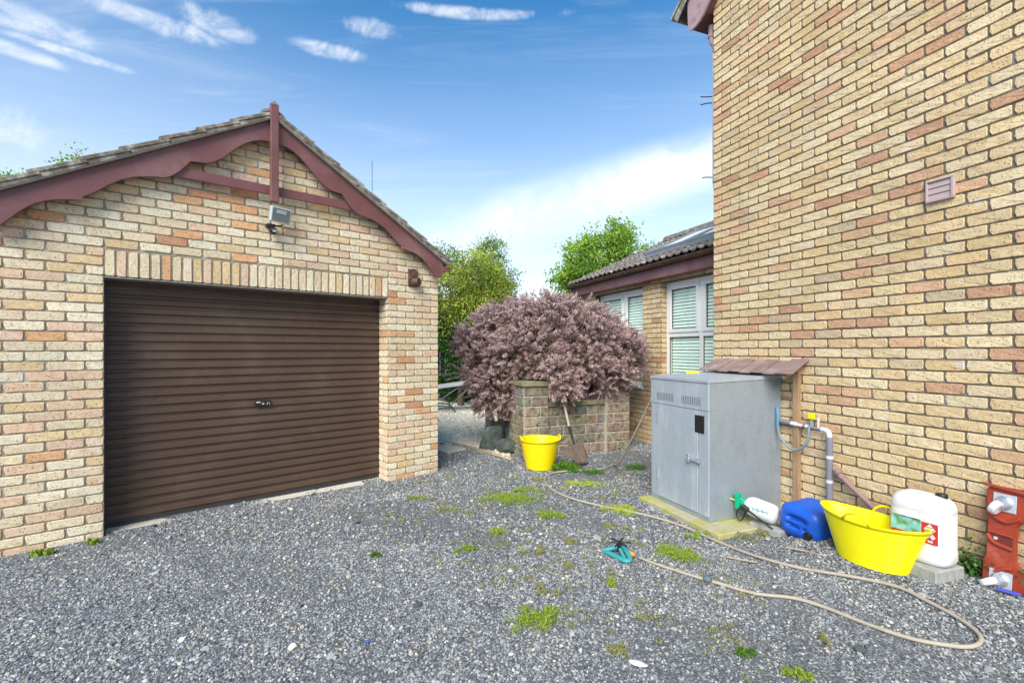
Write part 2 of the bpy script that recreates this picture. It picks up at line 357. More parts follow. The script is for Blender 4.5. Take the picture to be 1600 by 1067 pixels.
# ------------------------------------------------------------------ bricks
def brick_shape(Lb, Hb, seed, rough=1.0, P=.008):
    """48-triangle brick face: base ring, uneven front edge, inset front"""
    r = random.Random(seed); hx, hz = Lb / 2, Hb / 2; j = lambda a: r.uniform(-a, a) * rough
    c = r.uniform(.003, .008); c2 = r.uniform(.005, .014) if r.random() < .4 else .005
    o = [(-hx + c, hz), (j(.04) * Lb / .215, hz + j(.0012)), (hx - c2, hz + j(.001)), (hx, hz - c2 * .8), (hx + j(.001), -hz + .008), (hx - .012, -hz + j(.0018)),
         (hx * .33 + j(.015), -hz + j(.003)), (-hx * .33 + j(.015), -hz + j(.003)), (-hx + .012, -hz + j(.0015)), (-hx, 0 + j(.012))]
    n = len(o); b = [(x, .006, z) for x, z in o]
    f0 = [(x * (1 - .0015 / hx), -P + .004 + j(.0012), z * (1 - .0015 / hz)) for x, z in o]
    ins = .0038; f1 = [(x - math.copysign(min(ins, abs(x)), x), -P + j(.0016), z - math.copysign(min(ins, abs(z)), z)) for x, z in o]
    V = b + f0 + f1; Fc = []
    for k in range(2):
        for i in range(n):
            a, c_ = k * n + i, k * n + (i + 1) % n; Fc += [(a, c_, c_ + n), (a, c_ + n, a + n)]
    for i in range(1, n - 1): Fc.append((2 * n, 2 * n + i, 2 * n + i + 1))
    V = np.array(V); Fc = np.array(Fc)[:, ::-1]
    return V, Fc
def brick_meshes(Lb, Hb, m, nv=7, tag_='brick', seed=0):
    res = []
    for k in range(nv):
        V, Fc = brick_shape(Lb, Hb, seed * 100 + k); res.append((rawmesh(tag_, V, Fc, m), V, Fc))
    return res
PAL_G = [((.70, .58, .40), 42), ((.75, .66, .49), 24), ((.68, .51, .29), 12), ((.69, .49, .33), 12), ((.66, .37, .19), 6), ((.56, .28, .15), 3), ((.68, .49, .36), 7)]
PAL_H = [((.66, .495, .28), 46), ((.70, .56, .35), 24), ((.62, .44, .23), 13), ((.60, .375, .225), 8), ((.52, .295, .175), 5), ((.54, .41, .26), 3)]
def pick(pal, r):
    t = r.uniform(0, sum(w for _, w in pal))
    for c, w in pal:
        t -= w
        if t <= 0: break
    k = r.uniform(.93, 1.07); return tuple(min(v * k * r.uniform(.985, 1.015), .82) for v in c)
def lay(root, fr, bricks, mats, pal, hpitch, limit, seed, joined_name='brickwork', Yw=0.0, length=.2116):
    """bricks: list of (cx, cz, w, h, face) in root-local coords; face 0 = front plane y=Yw.
    the `limit` largest in view are objects, the rest one joined mesh"""
    r = random.Random(seed); V7 = brick_meshes(length, hpitch - .0085, mats[0], seed=seed)
    Vh = brick_meshes(.1, hpitch - .0085, mats[0], 4, seed=seed + 3)
    items = []
    for (cx, cz, w, h, T) in bricks:
        p = T @ Vector((cx, 0, cz)); wp = root.matrix_basis @ p
        x, y = project(wp)
        inside = -25 < x < 1625 and -15 < y < 1082
        size = (733 / wp.y) ** 1 * w if inside and wp.y > .3 else 0
        items.append((size, cx, cz, w, h, T, pick(pal, r)))
    items.sort(key=lambda q: -q[0])
    VV, FF, CC = [], [], []; off = 0; cnt = 0
    for i, (size, cx, cz, w, h, T, c) in enumerate(items):
        src = r.choice(V7 if w > .15 else Vh); bl = length if w > .15 else .1
        sc = Vector((w / bl, 1, h / (hpitch - .0085)))
        jit = (r.uniform(-.0012, .0012), r.uniform(-.0018, .0018), r.uniform(-.0012, .0012))
        mtx = T @ Matrix.Translation((cx + jit[0], jit[1], cz + jit[2])) @ Matrix.Rotation(r.uniform(-.006, .006), 4, 'Y') @ Matrix.Diagonal((sc.x, sc.y, sc.z, 1))
        if r.random() < .5: mtx = mtx @ Matrix.Rotation(0, 4, 'Y')
        if size > 0 and cnt < limit:
            o = bpy.data.objects.new('brick', src[0]); col.objects.link(o); o.parent = root; o.matrix_local = mtx; o.color = c + (1,); cnt += 1
        else:
            m4 = np.array(mtx); Vn = src[1] @ m4[:3, :3].T + m4[:3, 3]
            VV.append(Vn); FF.append(src[2] + off); off += len(Vn); CC.append(np.tile(np.array(c + (1,)), (len(src[2]), 1)))
    if VV:
        me = rawmesh(joined_name, np.vstack(VV), np.vstack(FF), mats[1], toneC=np.vstack(CC))
        o = link(joined_name, me, root); o['kind'] = 'stuff'
IDT = Matrix.Identity(4)
def course(x0, x1, joint0, pitch, gap=.0090):
    """bricks of one course between x0 and x1, joints at joint0 + n*pitch"""
    n0 = math.floor((x0 - joint0) / pitch) - 1; res = []; n = n0
    while joint0 + n * pitch < x1:
        a, b = joint0 + n * pitch, joint0 + (n + 1) * pitch
        a2, b2 = max(a + gap / 2, x0), min(b - gap / 2, x1)
        if b2 - a2 > .03: res.append(((a2 + b2) / 2, b2 - a2))
        n += 1
    return res

# ================================================================== GROUND
def ground_sheet():
    xs = sorted(set([-400, -60, -20, -10] + [round(-6 + .25 * i, 2) for i in range(49)] + [10, 20, 60, 400]))
    ys = sorted(set([-60, -8, -2] + [round(.5 + .25 * i, 2) for i in range(55)] + [18, 30, 80, 600]))
    V = [(x, y, gz(x, y) if abs(x) < 8 and 0 < y < 10 else 0) for y in ys for x in xs]
    nx = len(xs); Fq = [(j * nx + i, j * nx + i + 1, (j + 1) * nx + i + 1, (j + 1) * nx + i) for j in range(len(ys) - 1) for i in range(nx - 1)]
    me = bpy.data.meshes.new('ground'); me.from_pydata(V, [], Fq); return me
gm = mat('gravel_ground', (.19, .19, .19), .95, var=.4, vscale=55, bump=1, bscale=80, second=(.22, .20, .165), sscale=1.3, sfac=(.5, .75), bdist=.01)
nt = gm.node_tree; b_ = nt.nodes['Principled BSDF']; g_ = N('ShaderNodeNewGeometry'); vo = N('ShaderNodeTexVoronoi'); vo.inputs['Scale'].default_value = 85; L(g_.outputs['Position'], vo.inputs['Vector'])
hsep = N('ShaderNodeSeparateColor'); L(vo.outputs['Color'], hsep.inputs[0]); rr_ = N('ShaderNodeValToRGB'); L(hsep.outputs[0], rr_.inputs[0]); e_ = rr_.color_ramp.elements
e_[0].color = (.09, .10, .115, 1); e_[1].color = (.34, .36, .38, 1); e_[1].position = .93; q_ = e_.new(.5); q_.color = (.17, .185, .205, 1)
src_ = b_.inputs['Base Color'].links[0].from_socket; ed_ = mrange(vo.outputs['Distance'], .25, .75, 1, .45)
L(mixc(.75, src_, mixc(1., rr_.outputs[0], ed_, 'MULTIPLY')), b_.inputs['Base Color'])
me = ground_sheet(); me.materials.append(gm); ground = link('ground', me); ground['kind'] = 'structure'
# cream gravel beyond the edging
cg = mat('cream_gravel_bed', (.62, .58, .48), .95, var=.3, vscale=60, bump=.8, bscale=80)
m = MB(); poly = [(-.02, 6.30), (-.573, 7.003), (-1.21, 7.50), (-5.5, 7.6), (-5.5, 13.8), (4.5, 13.8), (4.5, 9.5), (-.05, 8.8)]
m.add([(x, y, .012) for x, y in poly], [tuple(range(len(poly)))])
o = m.build('path', cg); o['kind'] = 'structure'

def inpoly(x, y, P):
    c = False; n = len(P)
    for i in range(n):
        x1, y1 = P[i]; x2, y2 = P[(i + 1) % n]
        if (y1 > y) != (y2 > y) and x < (x2 - x1) * (y - y1) / (y2 - y1) + x1: c = not c
    return c
def stone_material(name, ramp):
    global nt
    m = bpy.data.materials.new(name); m.use_nodes = True; nt = m.node_tree; b = nt.nodes['Principled BSDF']
    oi = N('ShaderNodeObjectInfo'); rp = N('ShaderNodeValToRGB'); rp.color_ramp.interpolation = 'LINEAR'; el = rp.color_ramp.elements
    while len(el) > 1: el.remove(el[-1])
    for i, (p, c) in enumerate(ramp):
        e = el[0] if i == 0 else el.new(p); e.position = p; e.color = tuple(c) + (1,)
    g = N('ShaderNodeNewGeometry'); n = N('ShaderNodeTexNoise'); n.inputs['Scale'].default_value = .8; n.inputs['Detail'].default_value = 6; n.inputs['Roughness'].default_value = .65
    L(g.outputs['Position'], n.inputs['Vector'])
    f = M('ADD', oi.outputs['Random'], M('MULTIPLY', M('SUBTRACT', n.outputs[0], .52), .5)); L(f, rp.inputs[0])
    L(rp.outputs[0], b.inputs['Base Color']); b.inputs['Roughness'].default_value = .75; b.inputs['Specular IOR Level'].default_value = .35
    return m
slate = stone_material('slate_chippings', [(0, (.07, .075, .09)), (.2, (.15, .16, .172)), (.45, (.235, .25, .265)), (.68, (.33, .345, .36)), (.80, (.37, .385, .40)), (.86, (.37, .33, .27)), (.91, (.50, .45, .37)), (.97, (.66, .62, .56)), (1, (.38, .28, .19))])
creamst = stone_material('cream_chippings', [(0, (.40, .37, .30)), (.2, (.62, .58, .47)), (.7, (.78, .74, .62)), (.93, (.82, .80, .74)), (1, (.36, .32, .26))])
def scatter(name, pts, scales, rots, material):
    me = bpy.data.meshes.new(name); me.vertices.add(len(pts)); me.vertices.foreach_set('co', pts.astype(np.float32).ravel())
    a = me.attributes.new('ssc', 'FLOAT_VECTOR', 'POINT'); a.data.foreach_set('vector', scales.astype(np.float32).ravel())
    a = me.attributes.new('srot', 'FLOAT_VECTOR', 'POINT'); a.data.foreach_set('vector', rots.astype(np.float32).ravel())
    me.materials.append(material); o = link(name, me); o['kind'] = 'stuff'
    ng = bpy.data.node_groups.new(name, 'GeometryNodeTree')
    ng.interface.new_socket('Geometry', in_out='INPUT', socket_type='NodeSocketGeometry'); ng.interface.new_socket('Geometry', in_out='OUTPUT', socket_type='NodeSocketGeometry')
    A = lambda t: ng.nodes.new(t); gi = A('NodeGroupInput'); go = A('NodeGroupOutput'); lk = ng.links.new
    join = A('GeometryNodeGeometryToInstance')
    for k in range(5):
        ico = A('GeometryNodeMeshIcoSphere'); ico.inputs['Radius'].default_value = 1; ico.inputs['Subdivisions'].default_value = 1 if k else 2
        sp = A('GeometryNodeSetPosition'); nz_ = A('ShaderNodeTexNoise'); nz_.noise_dimensions = '4D'; nz_.inputs['W'].default_value = k * 7.3; nz_.inputs['Scale'].default_value = 1.1
        sub = A('ShaderNodeVectorMath'); sub.operation = 'SUBTRACT'; sub.inputs[1].default_value = (.5, .5, .5)
        scl = A('ShaderNodeVectorMath'); scl.operation = 'SCALE'; scl.inputs['Scale'].default_value = 1.5
        lk(nz_.outputs['Color'], sub.inputs[0]); lk(sub.outputs[0], scl.inputs[0]); lk(scl.outputs[0], sp.inputs['Offset']); lk(ico.outputs[0], sp.inputs[0])
        smt = A('GeometryNodeSetMaterial'); smt.inputs['Material'].default_value = material; lk(sp.outputs[0], smt.inputs[0]); lk(smt.outputs[0], join.inputs[0])
    iop = A('GeometryNodeInstanceOnPoints'); iop.inputs['Pick Instance'].default_value = True
    na = A('GeometryNodeInputNamedAttribute'); na.data_type = 'FLOAT_VECTOR'; na.inputs[0].default_value = 'ssc'
    nb = A('GeometryNodeInputNamedAttribute'); nb.data_type = 'FLOAT_VECTOR'; nb.inputs[0].default_value = 'srot'
    e2r = A('FunctionNodeEulerToRotation'); lk(nb.outputs[0], e2r.inputs[0])
    ri = A('FunctionNodeRandomValue'); ri.data_type = 'INT'; ri.inputs[4].default_value = 0; ri.inputs[5].default_value = 4
    m2p = A('GeometryNodeMeshToPoints'); lk(gi.outputs[0], m2p.inputs[0]); lk(m2p.outputs[0], iop.inputs['Points'])
    lk(join.outputs[0], iop.inputs['Instance']); lk(ri.outputs[2], iop.inputs['Instance Index']); lk(na.outputs[0], iop.inputs['Scale']); lk(e2r.outputs[0], iop.inputs['Rotation'])
    lk(iop.outputs[0], go.inputs[0])
    md = o.modifiers.new('stones', 'NODES'); md.node_group = ng
    return o
def gen_gravel(n, y0, y1, halfw, size, keep, zf, flat=.42):
    Y = y0 + (y1 - y0) * rng.random(n) ** 1.0; X = (rng.random(n) * 2 - 1) * halfw
    ok = keep(X, Y); X, Y = X[ok], Y[ok]; k = len(X)
    s = size * np.exp(rng.normal(0, .34, k)); asp = rng.uniform(.55, 1, k)
    sc = np.stack([s, s * asp, s * rng.uniform(flat * .6, flat * 1.4, k)], 1) * .5
    rot = np.stack([rng.normal(0, .38, k), rng.normal(0, .38, k), rng.random(k) * 6.28], 1)
    Z = np.array([zf(a, b) for a, b in zip(X, Y)]) + sc[:, 2] * rng.uniform(0, 1.1, k)
    return np.stack([X, Y, Z], 1), sc, rot
hc, hs = math.cos(HF[1]), math.sin(HF[1]); gc_, gs_ = math.cos(GF[1]), math.sin(GF[1])
def hl(X, Y): dx, dy = X - HF[0][0], Y - HF[0][1]; return dx * hc + dy * hs, -dx * hs + dy * hc
def gl_(X, Y): dx, dy = X - GF[0][0], Y - GF[0][1]; return dx * gc_ + dy * gs_, -dx * gs_ + dy * gc_
SOIL = [(.85, 5.55, .42, .33), (1.15, 5.95, .5, .25), (1.75, 6.4, .5, .5)]
def keep_slate(X, Y):
    hx, hy = hl(X, Y); gx, gy = gl_(X, Y)
    k = ~((hy > -.005) & (hx > -.0)) & ~((hx > .05) & (hx < 1.04) & (hy > -.95)) & ~((gy > .02) & (gx > -1.9) & (gx < 1.85) & ~((gx > -1.24) & (gx < 1.19) & (gy < .2)))
    gq = np.sin(gx * 5.1 + .6) * .055 + .05 * np.sin(gx * 11.3); k &= ~((gx > -1.2) & (gx < .75) & (gy > .15 - gq * 1.5) & (gy < .2))
    k &= ~((hx < -2.0) & (hx > -3.3) & (hy > -1.37) & (hy < .33)) & ~((hx < 0) & (hy > .88))
    edge = Y > 6.25 - (X + .0) * 1.25      # right of / in front of the edging
    k &= ~((X < .0) & edge)
    for (a, b, ra, rb) in SOIL:
        q = ((X - a) / ra) ** 2 + ((Y - b) / rb) ** 2; k &= ~((q < 1) & (rng.random(len(X)) < .82))
    k &= (np.abs(X) < Y * 1.22 + .9)
    wn = np.sin(X * 2.3 + 1.1 * np.sin(Y * 1.7)) * np.sin(Y * 2.9 + 1.4 * np.sin(X * 1.3 + .5)) + .35 * np.sin(X * 7.1 + Y * 3.3) * np.sin(Y * 6.3 - X * 2.2)
    k &= ~((wn > .35) & (rng.random(len(X)) < .55))
    return k
P1 = gen_gravel(240000, 1.25, 3.6, 5.2, .0112, keep_slate, gz)
P2 = gen_gravel(170000, 3.6, 8.3, 5.2, .0150, keep_slate, gz)
P3 = gen_gravel(2200, 1.3, 5.5, 5.2, .027, keep_slate, gz, .3)
scatter('gravel', np.vstack([P1[0], P2[0], P3[0]]), np.vstack([P1[1], P2[1], P3[1]]), np.vstack([P1[2], P2[2], P3[2]]), slate)
def keep_cream(X, Y):
    k = np.array([inpoly(a, b, poly) for a, b in zip(X, Y)])
    return k & (np.abs(X + .8) < 2.6)
P4 = gen_gravel(52000, 6.3, 12.5, 3.4, .026, keep_cream, lambda a, b: .012)
scatter('pale_gravel', P4[0], P4[1], P4[2], creamst)

# ================================================================== GARAGE
garage = empty('garage', 'buff brick garage with brown roller door, scalloped maroon bargeboards and tiled gable roof', 'garage', W(GF, 0, 0), GF[1])
GL_, GR_ = -1.900, 1.851; OL, OR = -1.242, 1.196; LZ = 2.084; SZ = 2.312; HP = .0755; AP = 2.12 + 1.5; SX = -.025   # left/right corners, opening, lintel, soldier top, apex
def gable_top(x): return 3.60 - .603 * abs(x - SX)
# mortar body of the front wall (bricks stand proud of it)
m = MB()
m.prism([(GL_, -.15), (OL, -.15), (OL, SZ - .22), (OR, SZ - .22), (OR, -.15), (GR_, -.15), (GR_, gable_top(GR_)), (SX, gable_top(SX)), (GL_, gable_top(GL_))], .0, .225)
m.build('wall', 'mortar', garage)
m = MB(); m.box(GR_ - .22, GR_ - .0, .2255, 5.6, -.15, gable_top(GR_) - .02); m.box(GL_, GL_ + .22, .2255, 5.6, -.15, gable_top(GL_) - .02)
m.box(GL_ + .2205, GR_ - .2205, 5.38, 5.6, -.15, 2.45); m.build('wall', 'mortar', garage)
PX = (OR - OL) / 11
bricks = []
k = 0
for row in range(-16, 33):
    z1 = SZ - row * HP; z0 = z1 - HP; cz = (z0 + z1) / 2
    j = OL + (0 if row % 2 else PX / 2)
    if row >= 0: spans = [(GL_ - .0, OL), (OR, GR_)]
    else:
        hw = (3.60 - z1) / .603
        if hw <= .05: continue
        spans = [(max(GL_, SX - hw), min(GR_, SX + hw))]
    for si, (a, b) in enumerate(spans):
        jj = j if (row < 0 or si == 0) else (OR + (0 if row % 2 else PX / 2))
        for cx, w in course(a, b, jj, PX): bricks.append((cx, cz, w, HP - .0085, Matrix.Translation((0, 0, 0))))
SP = (OR - OL) / 33
for i in range(33):      # soldier course over the door
    T = Matrix.Translation((OL + (i + .5) * SP, 0, LZ + .108)) @ Matrix.Rotation(R(90), 4, 'Y')
    bricks.append((0, 0, .212, SP - .015, T))
# the reveal on the right of the opening and the right side wall
Tr = Matrix.Translation((OR, 0, 0)) @ Matrix.Rotation(R(-90), 4, 'Z')   # local x -> -y?, faces -x
for row in range(3, 33):
    z1 = SZ - row * HP; cz = z1 - HP / 2
    full = row % 2 == 0
    sp = [(-.113, .213)] if full else [(-.053, .098), (-.168, .100)]
    for cx, w in sp: bricks.append((cx, cz, w, HP - .0085, Tr))
Ts = Matrix.Translation((GR_, 0, 0)) @ Matrix.Rotation(R(90), 4, 'Z')
for row in range(-1, 33):
    z1 = SZ - row * HP; cz = z1 - HP / 2
    for cx, w in course(0.0, 5.6, 0 if row % 2 else PX / 2, PX): bricks.append((cx, cz, w, HP - .0085, Ts))
lay(garage, GF, bricks, (MT['brick'], MT['brick_far']), PAL_G, HP, 300, 3)
# lintel, sill
MB().box(OL, OR, .002, .20, LZ - .012, LZ - .001).build('lintel', 'lintel', garage)
MB().box(OL + .001, OR - .001, .19, .40, -.12, -.002).build('door_sill', 'conc_pale', garage)
m = MB(); m.prism([(-.86, .0), (-.55, .0), (-.2, .0), (.35, .0), (.2, .0)], .1, .1)
MB().box(OL + .01, OR - .25, .06, .189, -.1, .006).build('threshold', 'conc_pale', garage, bevel=.004)
# roller door made of interlocking ribbed slats
door = empty('roller_door'); door.parent = garage
DY = .235; SLH = .0796; NS = 26
prof = [(0, 0), (-.015, .0035), (-.0185, .0075), (-.0185, .047), (-.016, .050), (0, .0525), (.0, SLH)]
vs = []; fs = []
for xx in (OL - .02, OR + .02):
    vs += [(xx, DY + y, -z) for y, z in prof]
n = len(prof)
fs = [(i, i + 1, n + i + 1, n + i) for i in range(n - 1)]
sm = MB(); sm.add(vs, fs); slat_me = sm.mesh('slat', 'door')
for i in range(NS):
    z = LZ - .01 - i * SLH + .02
    o = link('slat', slat_me, door, (0, random.uniform(-.0008, .0008), z), (0, random.uniform(-.0006, .0006), 0))
MB().box(OL + .002, OR - .002, DY - .02, DY + .012, .0, .028).build('bottom_rail', 'blackmetal', door)
MB().box(OL - .02, OL + .018, DY - .04, DY - .018, 0, LZ).build('guide_rail', 'blackmetal', door)
lk_ = MB(); lk_.box(-.118, .026, DY - .040, DY - .016, .93, .985); lko = lk_.build('lock', 'black', door, bevel=.006, seg=2)
lko['label'] = 'black door lock with a round silver keyhole'
MB().lathe([(.0, 0), (.011, 0), (.011, .006), (0, .006)], 16, (-.045, DY - .046, .955), (0, 1, 0)).build('keyhole', 'steel', lko) if False else None
ky = MB().lathe([(.011, 0), (.011, .008)], 16, (-.047, DY - .047, .955), (0, 1, 0)).build('keyhole', 'steel', garage); ky.name = 'keyhole'
hd = MB().tube([(-.012, DY - .052, .944), (-.006, DY - .054, .966), (.010, DY - .054, .962), (.012, DY - .052, .94)], .004, 6).build('lock_handle', 'steel', garage)
MB().box(-.107, -.070, DY - .0415, DY - .0402, .966, .976).build('lock_plate', 'white_pl', garage)
MB().box(-2.5, 2.5, .6, .62, 0, 2.0) if False else None
# bargeboards with scalloped lower edge
half = [(1.885, 2.40), (1.87, 2.355), (1.845, 2.336), (1.81, 2.332), (1.775, 2.345), (1.74, 2.385), (1.70, 2.435), (1.66, 2.482), (1.60, 2.538), (1.53, 2.575), (1.46, 2.597), (1.40, 2.607), (1.344, 2.612),
        (1.335, 2.645), (1.30, 2.668), (1.25, 2.708), (1.19, 2.765), (1.12, 2.82), (1.05, 2.858), (.98, 2.882), (.90, 2.90), (.84, 2.905), (.79, 2.93), (.73, 2.985), (.675, 3.06), (.655, 3.088),
        (.60, 3.095), (.54, 3.103), (.49, 3.125), (.43, 3.168), (.37, 3.232), (.307, 3.30), (.24, 3.36), (.17, 3.405), (.10, 3.43), (.0, 3.44)]
for sgn in (1, -1):
    pts = [(SX + sgn * x, z + .02) for x, z in half] + [(SX, 3.675), (SX + sgn * 1.885, 3.675 - .603 * 1.885)]
    m = MB(); m.prism(pts, -.115 + (.001 if sgn > 0 else 0), -.090); o = m.build('bargeboard', 'maroon', garage, bevel=.002)
    # soffit behind the board
    t0, t1 = Vector((SX, -.09, 3.62)), Vector((SX + sgn * 1.86, -.09, 3.62 - .603 * 1.86))
    m = MB(); m.add([(t0.x, -.0895, t0.z), (t1.x, -.0895, t1.z), (t1.x, .0, t1.z), (t0.x, .0, t0.z), (t0.x, -.0895, t0.z + .02), (t1.x, -.0895, t1.z + .02), (t1.x, .0, t1.z + .02), (t0.x, .0, t0.z + .02)],
                    [(0, 1, 2, 3), (4, 5, 6, 7), (0, 1, 5, 4), (2, 3, 7, 6), (1, 2, 6, 5), (0, 3, 7, 4)]); m.build('soffit', 'maroon', garage)
m = MB(); m.prism([(-.80, 2.965), (.745, 2.965), (.70, 3.052), (-.745, 3.052)], -.088, -.066); m.build('tie_beam', 'maroon', garage, bevel=.003)
m = MB(); m.box(SX - .036, SX + .036, -.165, -.1155, 2.885, 3.80); kp = m.build('king_post', 'maroon', garage, bevel=.006, seg=2)
m = MB(); m.add([(SX - .036, -.165, 3.801), (SX + .036, -.165, 3.801), (SX + .036, -.1155, 3.801), (SX - .036, -.1155, 3.801), (SX, -.14, 3.845)], [(0, 1, 4), (1, 2, 4), (2, 3, 4), (3, 0, 4), (0, 3, 2, 1)])
m.build('finial', 'tile', kp)
# tiled roof: courses of flat interlocking tiles, each tile slightly lifted over the one below
def garage_roof():
    ang = math.atan(.603); ca, sa = math.cos(ang), math.sin(ang); GA = .2975; TL = .36
    roof = empty('roof'); roof.parent = garage
    t = MB(); r = random.Random(5)
    # local tile: u along slope down (0..TL), y width 0..W, z up
    for sgn in (1, -1):
        d = Vector((sgn * ca, 0, -sa)); nrm = Vector((sgn * sa, 0, ca)); base = Vector((SX, 0, 3.695))
        uc = empty('undercloak') if False else None
        mm = MB(); a = base + Vector((0, 0, -.016)); b_ = a + d * (1.885 / ca + .06)
        mm.obox((a + b_) / 2 + Vector((0, -.035, 0)) + nrm * .003, d, (0, 1, 0), nrm, (b_ - a).length / 2, .118, .0045); mm.build('undercloak', 'undercloak', garage)
        Wt = .33; ncol = 17
        vs_all = MB()
        for c_ in range(8):
            s0 = .03 + c_ * GA; s1 = min(s0 + TL, 1.885 / ca + .085)
            for cc in range(ncol):
                y0 = -.165 + cc * Wt; y1 = y0 + Wt - .004
                tk = .030; up0 = .010; up1 = .034
                jitz = r.uniform(-.002, .002)
                A = base + d * s0; B = base + d * s1
                vs = []
                for y in (y0, y1):
                    vs += [A + Vector((0, y, 0)) + nrm * (up0 + jitz), A + Vector((0, y, 0)) + nrm * (up0 + tk + jitz), B + Vector((0, y, 0)) + nrm * (up1 + jitz), B + Vector((0, y, 0)) + nrm * (up1 + tk + jitz)]
                fs = [(0, 1, 3, 2), (4, 6, 7, 5), (0, 4, 5, 1), (2, 3, 7, 6), (1, 5, 7, 3), (0, 2, 6, 4)]
                if cc == 0:
                    q = MB(); q.add(vs, fs); q.build('roof_tile', 'tile', roof, bevel=.003)
                    # mortar bedding that fills the verge
                    q = MB(); Bm = base + d * min(s0 + GA + .02, s1 - .005)
                    vs = []
                    for y in (-.158, -.02):
                        vs += [A + Vector((0, y, 0)) + nrm * (-.006), A + Vector((0, y, 0)) + nrm * (up0), Bm + Vector((0, y, 0)) + nrm * (-.006), Bm + Vector((0, y, 0)) + nrm * (up1 - .004)]
                    q.add(vs, fs); q.build('verge_mortar', 'tile', roof)
                else: vs_all.add(vs, fs)
        o = vs_all.build('tile_courses', 'tile', roof); o['kind'] = 'stuff'
    # ridge tiles
    for i in range(12):
        y0 = -.110 + i * .46; mm = MB(); n = 10; rings = []
        for y in (y0, y0 + .452):
            ring = [(SX + .125 * math.cos(math.pi * k / n), y, 3.665 + .115 * math.sin(math.pi * k / n)) for k in range(n + 1)] + \
                   [(SX + .100 * math.cos(math.pi * k / n), y, 3.665 + .092 * math.sin(math.pi * k / n)) for k in range(n, -1, -1)]
            rings.append(ring)
        mm.rings(rings, True, True, True); mm.build('ridge_tile', 'tile', roof)
garage_roof()
# fascia ends and gutters at both eaves
for sgn in (1, -1):
    xx = SX + sgn * 1.93
    m = MB(); n = 8; rings = []
    for y in (-.10, 5.6):
        rings.append([(xx + .055 * math.cos(math.pi + math.pi * k / n), y, 2.49 + .052 * math.sin(math.pi + math.pi * k / n)) for k in range(n + 1)] +
                     [(xx + .050 * math.cos(math.pi + math.pi * k / n), y, 2.492 + .047 * math.sin(math.pi + math.pi * k / n)) for k in range(n, -1, -1)])
    m.rings(rings); m.build('gutter', 'maroon', garage)
    m = MB(); m.box(xx - .057, xx + .057, -.118, -.112, 2.43, 2.495); m.build('gutter_end', 'maroon', garage, bevel=.01)
    m = MB(); m.box(min(xx - sgn * .066, xx - sgn * .086), max(xx - sgn * .066, xx - sgn * .086), -.088, 5.6, 2.40, 2.52); m.build('fascia', 'maroon', garage)

# floodlight with sensor
fl = empty('floodlight', 'white framed floodlight with black motion sensor on the garage gable under the maroon post', 'floodlight', W(GF, .01, -.01, 2.66), GF[1])
tilt = R(-14)
m = MB(); m.box(-.092, .092, -.045, .01, -.070, .070); h = m.build('lamp_housing', 'zinc', fl, bevel=.006, loc=(.016, -.10, .118), rot=(R(13), R(2), R(8)))
m = MB(); m.box(-.080, .080, -.0485, -.0455, -.058, .060); m.build('lamp_glass', 'glass_lamp', h, bevel=.001)
m = MB(); m.box(-.045, .045, -.0515, -.0490, .012, .045); m.build('reflector', 'galv', h)
m = MB(); m.box(-.012, .012, -.0625, -.0590, -.012, .02); m.build('lamp_tube', 'seal', h) if False else None
m = MB(); m.box(-.085, -.01, -.075, 0, .005, .032); m.tube([(-.03, -.05, .02), (.03, -.09, .02), (.05, -.10, .035)], .008, 6); m.build('bracket', 'black', fl, bevel=.004)
m = MB(); m.lathe([(.012, 0), (.034, .006), (.036, .03), (.030, .052), (.012, .060)], 16, (-.03, -.055, -.030), (-.1, -1, -.25)); sn = m.build('sensor', 'black', fl, smooth=True)
m = MB()
for k in range(3): m.box(-.045 + k * .012, -.039 + k * .012, -.122, -.118, -.055, -.033)
m.build('sensor_window', 'zinc', sn)
# brown wall box
bx = empty('junction_box', 'dark brown plate with rusty round siren on the garage wall near the right bargeboard end', 'wall box', W(GF, 1.50, -.012, 2.335), GF[1])
m = MB(); m.box(-.062, .062, -.022, 0, -.10, .10); pl_ = m.build('plate', 'brownbox', bx, bevel=.004)
m = MB(); m.lathe([(.050, 0), (.050, .075), (.043, .085)], 20, (0, -.022, -.055), (.45, -1, 0)); m.build('siren', 'brownbox', bx, smooth=True)
for sx_ in (-.045, .045):
    for sz_ in (.085, .0):
        m = MB(); m.lathe([(.006, 0), (.006, .004)], 8, (sx_, -.022, sz_), (0, -1, 0)); m.build('screw', 'steel', bx)
# whip aerial behind the garage
m = MB(); m.tube([(-2.40, 8.05, 0), (-2.40, 8.05, 3.2)], .016, 6); m.tube([(-2.40, 8.05, 3.2), (-2.40, 8.05, 4.72)], .0045, 6)
tag(m.build('aerial', 'blackmetal'), 'thin black whip aerial rising behind the right slope of the garage roof', 'aerial')

# ================================================================== HOUSE
house = empty('brick_house', 'tall yellow brick house with blank gable wall and a lower tiled wing with white windows', 'house', W(HF, 0, 0), HF[1])
HH = .0765; HW = 4.6
def htop(x): return 5.30 + .86 * (x + .05)
m = MB(); m.prism([(0, -.2), (HW, -.2), (HW, htop(HW) - .12), (0, htop(0) - .12)], 0, .25); m.build('wall', 'mortar_h', house)
m = MB(); m.box(.0, .25, .2505, 6.0, -.2, 5.1); m.build('wall', 'mortar_h', house)
z00 = 1.5815 + .0     # bottom of a course that starts with a whole brick at the corner
bricks = []
row = -22
while True:
    z0 = z00 + row * HH
    if z0 > 8.6: break
    xmin = max(0, (z0 + HH - 5.18) / .86 - .05)
    if xmin < HW:
        for cx, w in course(xmin, HW, 0 if row % 2 == 0 else .1125, .225): bricks.append((cx, z0 + HH / 2, w, HH - .0085, IDT))
    row += 1
lay(house, HF, bricks, (MT['brick_h'], MT['brick_hfar']), PAL_H, HH, 300, 11, 'brickwork', length=.215)
